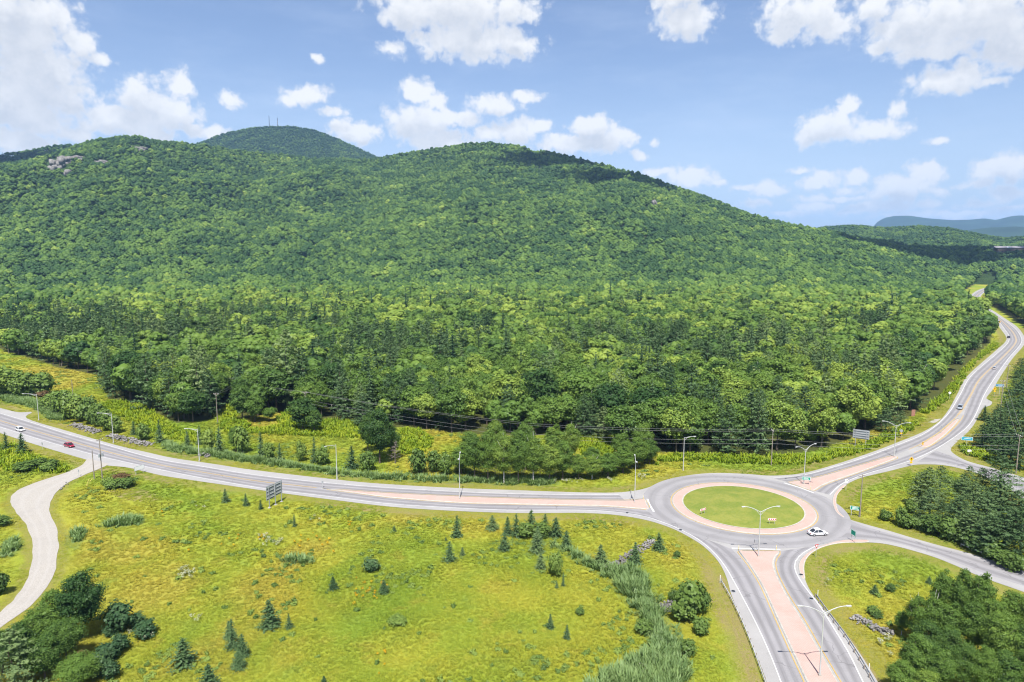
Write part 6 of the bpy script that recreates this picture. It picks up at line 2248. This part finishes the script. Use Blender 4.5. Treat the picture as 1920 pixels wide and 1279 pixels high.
guard_rail([(1351, 1092), (1360, 1108), (1371, 1128), (1392, 1173), (1411, 1221), (1432, 1279), (1450, 1330)], 'guard rail along the left shoulder of the bottom road', -1)
guard_rail([(1530, 1121), (1547, 1145), (1568, 1173), (1590, 1203), (1612, 1238), (1636, 1279), (1660, 1325)], 'guard rail along the right shoulder of the bottom road', 1)
guard_rail([(1801, 1025), (1830, 1037), (1865, 1050), (1900, 1064), (1960, 1088)], 'guard rail along the road at the right edge', -1)
for q, (px_, py_) in enumerate(((1350, 1093), (1533, 1121), (1807, 1024), (1914, 1064), (1629, 1262))):
    x, y = at(px_, py_)
    o = MB().tube([(x, y, 0), (x, y, 1.5), (x, y, 1.55)], [.05, .05, .03], 7).build('marker_post', W_)
    tag(o, ['white marker post at the start of the left guard rail', 'white marker post at the start of the right guard rail', 'white marker post at the start of the right edge guard rail', 'white marker post behind the right edge guard rail', 'white marker post low beside the right guard rail'][q], 'post')


# ------------------------------------------------------------------ cars
def loft(rings):
    V, F = [], []
    n = len(rings[0])
    for r_ in rings:
        V += r_
    for i in range(len(rings) - 1):
        for k in range(n):
            k2 = (k + 1) % n
            F.append([i * n + k, i * n + k2, (i + 1) * n + k2, (i + 1) * n + k])
    F.append(list(range(n))[::-1])
    F.append([(len(rings) - 1) * n + k for k in range(n)])
    return V, F


def car(px, py, rz, paint_, label, suv=False, sedan=False):
    """x forward; lower body lofted nose to tail, glasshouse with painted roof, wheels, lamps"""
    x, y = at(px, py)
    o = empty('car', (x, y, ZL + .01), rz)
    o.scale = (.94, .94, .94)
    L, Wd = (4.55, 1.82) if not suv else (4.6, 1.88)
    hb = .82 if not suv else 1.0

    def ring(xx, hw, zb, zt, ch=.10):
        return [(xx, -hw + ch, zb), (xx, hw - ch, zb), (xx, hw, zb + .14), (xx, hw, zt - .16), (xx, hw - ch * 1.3, zt), (xx, -hw + ch * 1.3, zt), (xx, -hw, zt - .16), (xx, -hw, zb + .14)]
    w = Wd / 2
    V, F = loft([ring(-L / 2, w * .82, .36, hb - .12), ring(-L / 2 + .12, w * .93, .26, hb + .02), ring(-L / 2 + .7, w, .22, hb + .06), ring(-.5, w, .20, hb + .06), ring(.75, w, .20, hb + .03), ring(1.5, w * .98, .22, hb - .06), ring(L / 2 - .22, w * .92, .25, hb - .17), ring(L / 2, w * .76, .34, hb - .30)])
    me = mesh_np('body', V, F, [paint_])
    b = link('body', me, o)
    bv = b.modifiers.new('bevel', 'BEVEL')
    bv.width = .04
    bv.segments = 2
    bv.limit_method = 'ANGLE'
    rt = 1.44 if not suv else 1.70
    tail = -1.95 if suv else (-1.75 if sedan else -1.95)
    rf0, rf1 = (-1.6 if suv else (-.85 if sedan else -1.35)), .35
    bw, tw = w * .90, w * .70
    gz = hb + .03
    Vg = [(tail, -bw, gz), (1.25, -bw, gz), (1.25, bw, gz), (tail, bw, gz), (rf0, -tw, rt), (rf1, -tw, rt), (rf1, tw, rt), (rf0, tw, rt)]
    Fg = [[0, 1, 5, 4], [1, 2, 6, 5], [2, 3, 7, 6], [3, 0, 4, 7], [4, 5, 6, 7]]
    gl = link('windows', mesh_np('windows', Vg, Fg, [MATS['glass']]), o)
    r_ = MB().box(((rf0 + rf1) / 2, 0, rt + .012), (rf1 - rf0 + .14, tw * 2 + .10, .07)).build('roof', paint_, o, False, .03)
    pl = MB()
    for s in (-1, 1):
        for (a, c) in (((tail, gz), (rf0, rt)), ((1.25, gz), (rf1, rt)), ((-.35, gz), (-.35, rt))):
            pl.tube([(a[0], s * bw * 1.005, a[1]), (c[0], s * tw * 1.02, c[1])], .055, 6)
    pl.build('pillars', paint_, o)
    for sx in (-1.38, 1.40):
        for s in (-1, 1):
            t = MB().tube([(sx, s * (w - .20), .33), (sx, s * (w + .01), .33)], .33, 18).build('wheel', MATS['tyre'], o, True)
            MB().tube([(sx, s * (w + .012), .33), (sx, s * (w + .03), .33)], .21, 14).build('rim', MATS['rim'], t, True)
    for s in (-1, 1):
        MB().box((L / 2 - .10, s * w * .62, hb - .30), (.16, .38, .13)).build('headlight', MATS['lens'], o, False, .02)
        MB().box((-L / 2 + .05, s * w * .66, hb - .10), (.12, .36, .16)).build('tail_light', MATS['tail'], o, False, .02)
        MB().box((.85, s * (w + .08), hb + .10), (.16, .2, .13)).build('mirror', paint_, o, False, .03)
    MB().box((L / 2 - .06, 0, .42), (.10, 1.1, .16)).build('grille', MATS['black'], o)
    tag(o, label, 'car')


car(38, 808, road_dir(10, 799, 70, 816), MATS['car_white'], 'white hatchback on the left road near the left edge')
car(130, 838, road_dir(100, 829, 165, 848), MATS['car_red'], 'red car on the left road before the driveway')
car(1533, 1003, .12, MATS['car_white'], 'white sedan leaving the roundabout', False, True)
car(1800, 767, road_dir(1810, 750, 1792, 780), MATS['car_grey'], 'grey car with dark windows on the upper road', True)
car(1864, 692, road_dir(1855, 705, 1878, 673), MATS['car_silver'], 'silver car driving away up the far road')
car(1891, 634, road_dir(1895, 640, 1885, 624), MATS['car_dark'], 'dark car farthest up the road', True)

# ------------------------------------------------------------------ masts on the far peak and the low building in the valley
for q, (px_, pt_, pb_, wide) in enumerate(((505, 216, 238, 1.6), (520.5, 220, 238, 2.2))):
    d = ray(px_, 236)
    k = 3900 / math.hypot(d[0], d[1])
    x, y = d[0] * k, d[1] * k
    zb = float(h_peak(np.array([x]), np.array([y]))[0]) - 4
    zt = CAMH + 3900 * tan_el(px_, pt_)
    o = empty('radio_mast', (x, y, zb))
    hm = zt - zb
    m_ = MB()
    for a in range(3):
        an = a * 2.094
        m_.tube([(math.cos(an) * wide, math.sin(an) * wide, 0), (math.cos(an) * wide * .45, math.sin(an) * wide * .45, hm * .92)], .6, 5)
    for c in range(12):
        z = hm * .92 * c / 12
        s = wide * (1 - .55 * c / 12)
        for a in range(3):
            a0, a1 = a * 2.094, (a + 1) * 2.094
            m_.tube([(math.cos(a0) * s, math.sin(a0) * s, z), (math.cos(a1) * s, math.sin(a1) * s, z + hm * .07)], .18, 4)
    m_.build('lattice', MATS['signdark'], o)
    MB().tube([(0, 0, hm * .9), (0, 0, hm)], [.8, .4], 6).build('antenna', MATS['signdark'], o)
    if q:
        for z in (.45, .6):
            MB().tube([(wide * .6, -1.2, hm * z), (wide * .6, -2.4, hm * z)], [1.6, 1.9], 12).build('dish', MATS['galv'], o)
    tag(o, ['left thin radio mast on the far summit', 'right stouter radio mast on the far summit'][q], 'mast')

d = ray(1893, 470)
k = 1880 / math.hypot(d[0], d[1])
bx, by = d[0] * k, d[1] * k
bz = float(h_main(np.array([bx]), np.array([by]))[0]) - .5
hb_ = empty('low_building', (bx, by, bz), -.15)
bz2 = max(4.0, CAMH + 1880 * tan_el(1893, 465) - bz)
MB().box((0, 0, bz2 / 2), (58, 18, bz2)).build('wall', MATS['bark'], hb_)
rf_ = MB().prism([Vector((-33, -10, bz2)), Vector((-33, 10, bz2)), Vector((-33, 0, bz2 + 4))], (66, 0, 0)).build('roof', simple('grey_roof', (.20, .19, .21), .8, 0, .15, .2), hb_)
MB().prism([Vector((-10, -12, bz2)), Vector((-4, -12, bz2)), Vector((-7, -12, bz2 + 3))], (0, 12, 0)).build('gable', W_, rf_)
for q in range(8):
    MB().box((-27 + q * 7.6, -9.05, bz2 * .6), (2.4, .2, 1.8)).build('window', MATS['glass'], hb_)
tag(hb_, 'long low grey-roofed building in the shaded valley, far right', 'building')


# ------------------------------------------------------------------ cumulus above the frame whose shadows lie on the ridge
def cloud(tx, ty, tz, size, label, z=1350, seed=1):
    """a lumpy cumulus standing between the sun and the ground point (tx, ty, tz)"""
    r = np.random.default_rng(seed)
    k = (z - tz) / sd.z
    c = np.array([tx + sd.x * k, ty + sd.y * k, z])
    V, F, b = [], [], 0
    for q in range(150):
        a = r.uniform(0, 6.28)
        rr = math.sqrt(r.random()) if q < 20 else r.uniform(.55, 1.45)
        s = r.uniform(.22, .42) * size[1] * (1.15 - .5 * rr) if q < 20 else r.uniform(.04, .13) * size[1]
        vv = (ICO2 if q < 20 else ICO1)[0] * (1 + r.normal(0, .07, (len((ICO2 if q < 20 else ICO1)[0]), 1))) * s
        vv[:, 2] = np.maximum(vv[:, 2], -s * .25)
        V.append(vv + c + np.array([0, 0, 0]) + np.array([math.cos(a) * rr * size[0] * .5, math.sin(a) * rr * size[1] * .5, s * .3]))
        F.append((ICO2 if q < 20 else ICO1)[1] + b)
        b += len(vv)
    o = link('cumulus_cloud', mesh_np('cumulus_cloud', np.concatenate(V), np.concatenate(F), [MATS['cloud']], smooth=True))
    tag(o, label, 'cloud', None, 'structure')


mc, ntc = new_mat('cloud_droplets')
dc = ntc.n('ShaderNodeBsdfDiffuse', None, Color=ntc.mix(ntc.noise(geo_pos(ntc), .01), (.82, .83, .85), (.88, .88, .9)))
tcn = ntc.n('ShaderNodeBsdfTranslucent', None, Color=(.55, .56, .58, 1))
mxc = ntc.n('ShaderNodeMixShader', None, i0=.4)
ntc.t.links.new(dc.outputs[0], mxc.inputs[1])
ntc.t.links.new(tcn.outputs[0], mxc.inputs[2])
out(ntc, mxc.outputs[0])
MATS['cloud'] = mc


def shadow_at(px, py, size, label, seed, dist=None, hf=None):
    d = ray(px, py)
    hyp = math.hypot(d[0], d[1])
    r_ = slope_dist(px, py) if dist is None else dist
    x, y = d[0] / hyp * r_, d[1] / hyp * r_
    cloud(x, y, float((hf or h_main)(np.array([x]), np.array([y]))[0]), size, label, 1350, seed)


shadow_at(1045, 300, (260, 130), 'cumulus above the main ridge, over the frame', 3)
shadow_at(1170, 335, (260, 120), 'cumulus trailing along the right of the ridge, over the frame', 4)
shadow_at(1850, 466, (560, 330), 'cumulus over the far right valley, above the frame', 5, 1950)
shadow_at(40, 285, (600, 300), 'cumulus over the hill at the far left, above the frame', 7, 2750, h_left)

# ------------------------------------------------------------------ haze: the summer air itself
mh, nth = new_mat('haze')
pv = nth.n('ShaderNodeVolumePrincipled', None, Density=HAZE)
pv.inputs['Color'].default_value = (.36, .61, 1.0, 1)
pv.inputs['Anisotropy'].default_value = 0.0
oh = nth.n('ShaderNodeOutputMaterial')
nth.t.links.new(pv.outputs[0], oh.inputs['Volume'])
haze = MB().box((0, 0, 448), (34000, 34000, 912)).build('haze', mh)
tag(haze, 'pale blue summer haze filling the air to the far hills', 'haze', None, 'stuff')


# ------------------------------------------------------------------ look-alikes told apart by their order from the left
ORD = ['first', 'second', 'third', 'fourth', 'fifth', 'sixth', 'seventh', 'eighth', 'ninth', 'tenth', 'eleventh', 'twelfth', 'thirteenth', 'fourteenth', 'fifteenth', 'sixteenth', 'seventeenth', 'eighteenth', 'nineteenth', 'twentieth']
by = {}
for o in COL.objects:
    if o.parent is None and o.get('label') and o.get('kind') not in ('stuff', 'structure'):
        by.setdefault(o['label'], []).append(o)
for lab, os_ in by.items():
    if len(os_) > 1:
        os_.sort(key=lambda q: float(pix(q.location.x, q.location.y, q.location.z)[0]))
        for k, q in enumerate(os_):
            q['label'] = '%s from left, %s' % (ORD[k] if k < len(ORD) else str(k + 1) + 'th', lab)
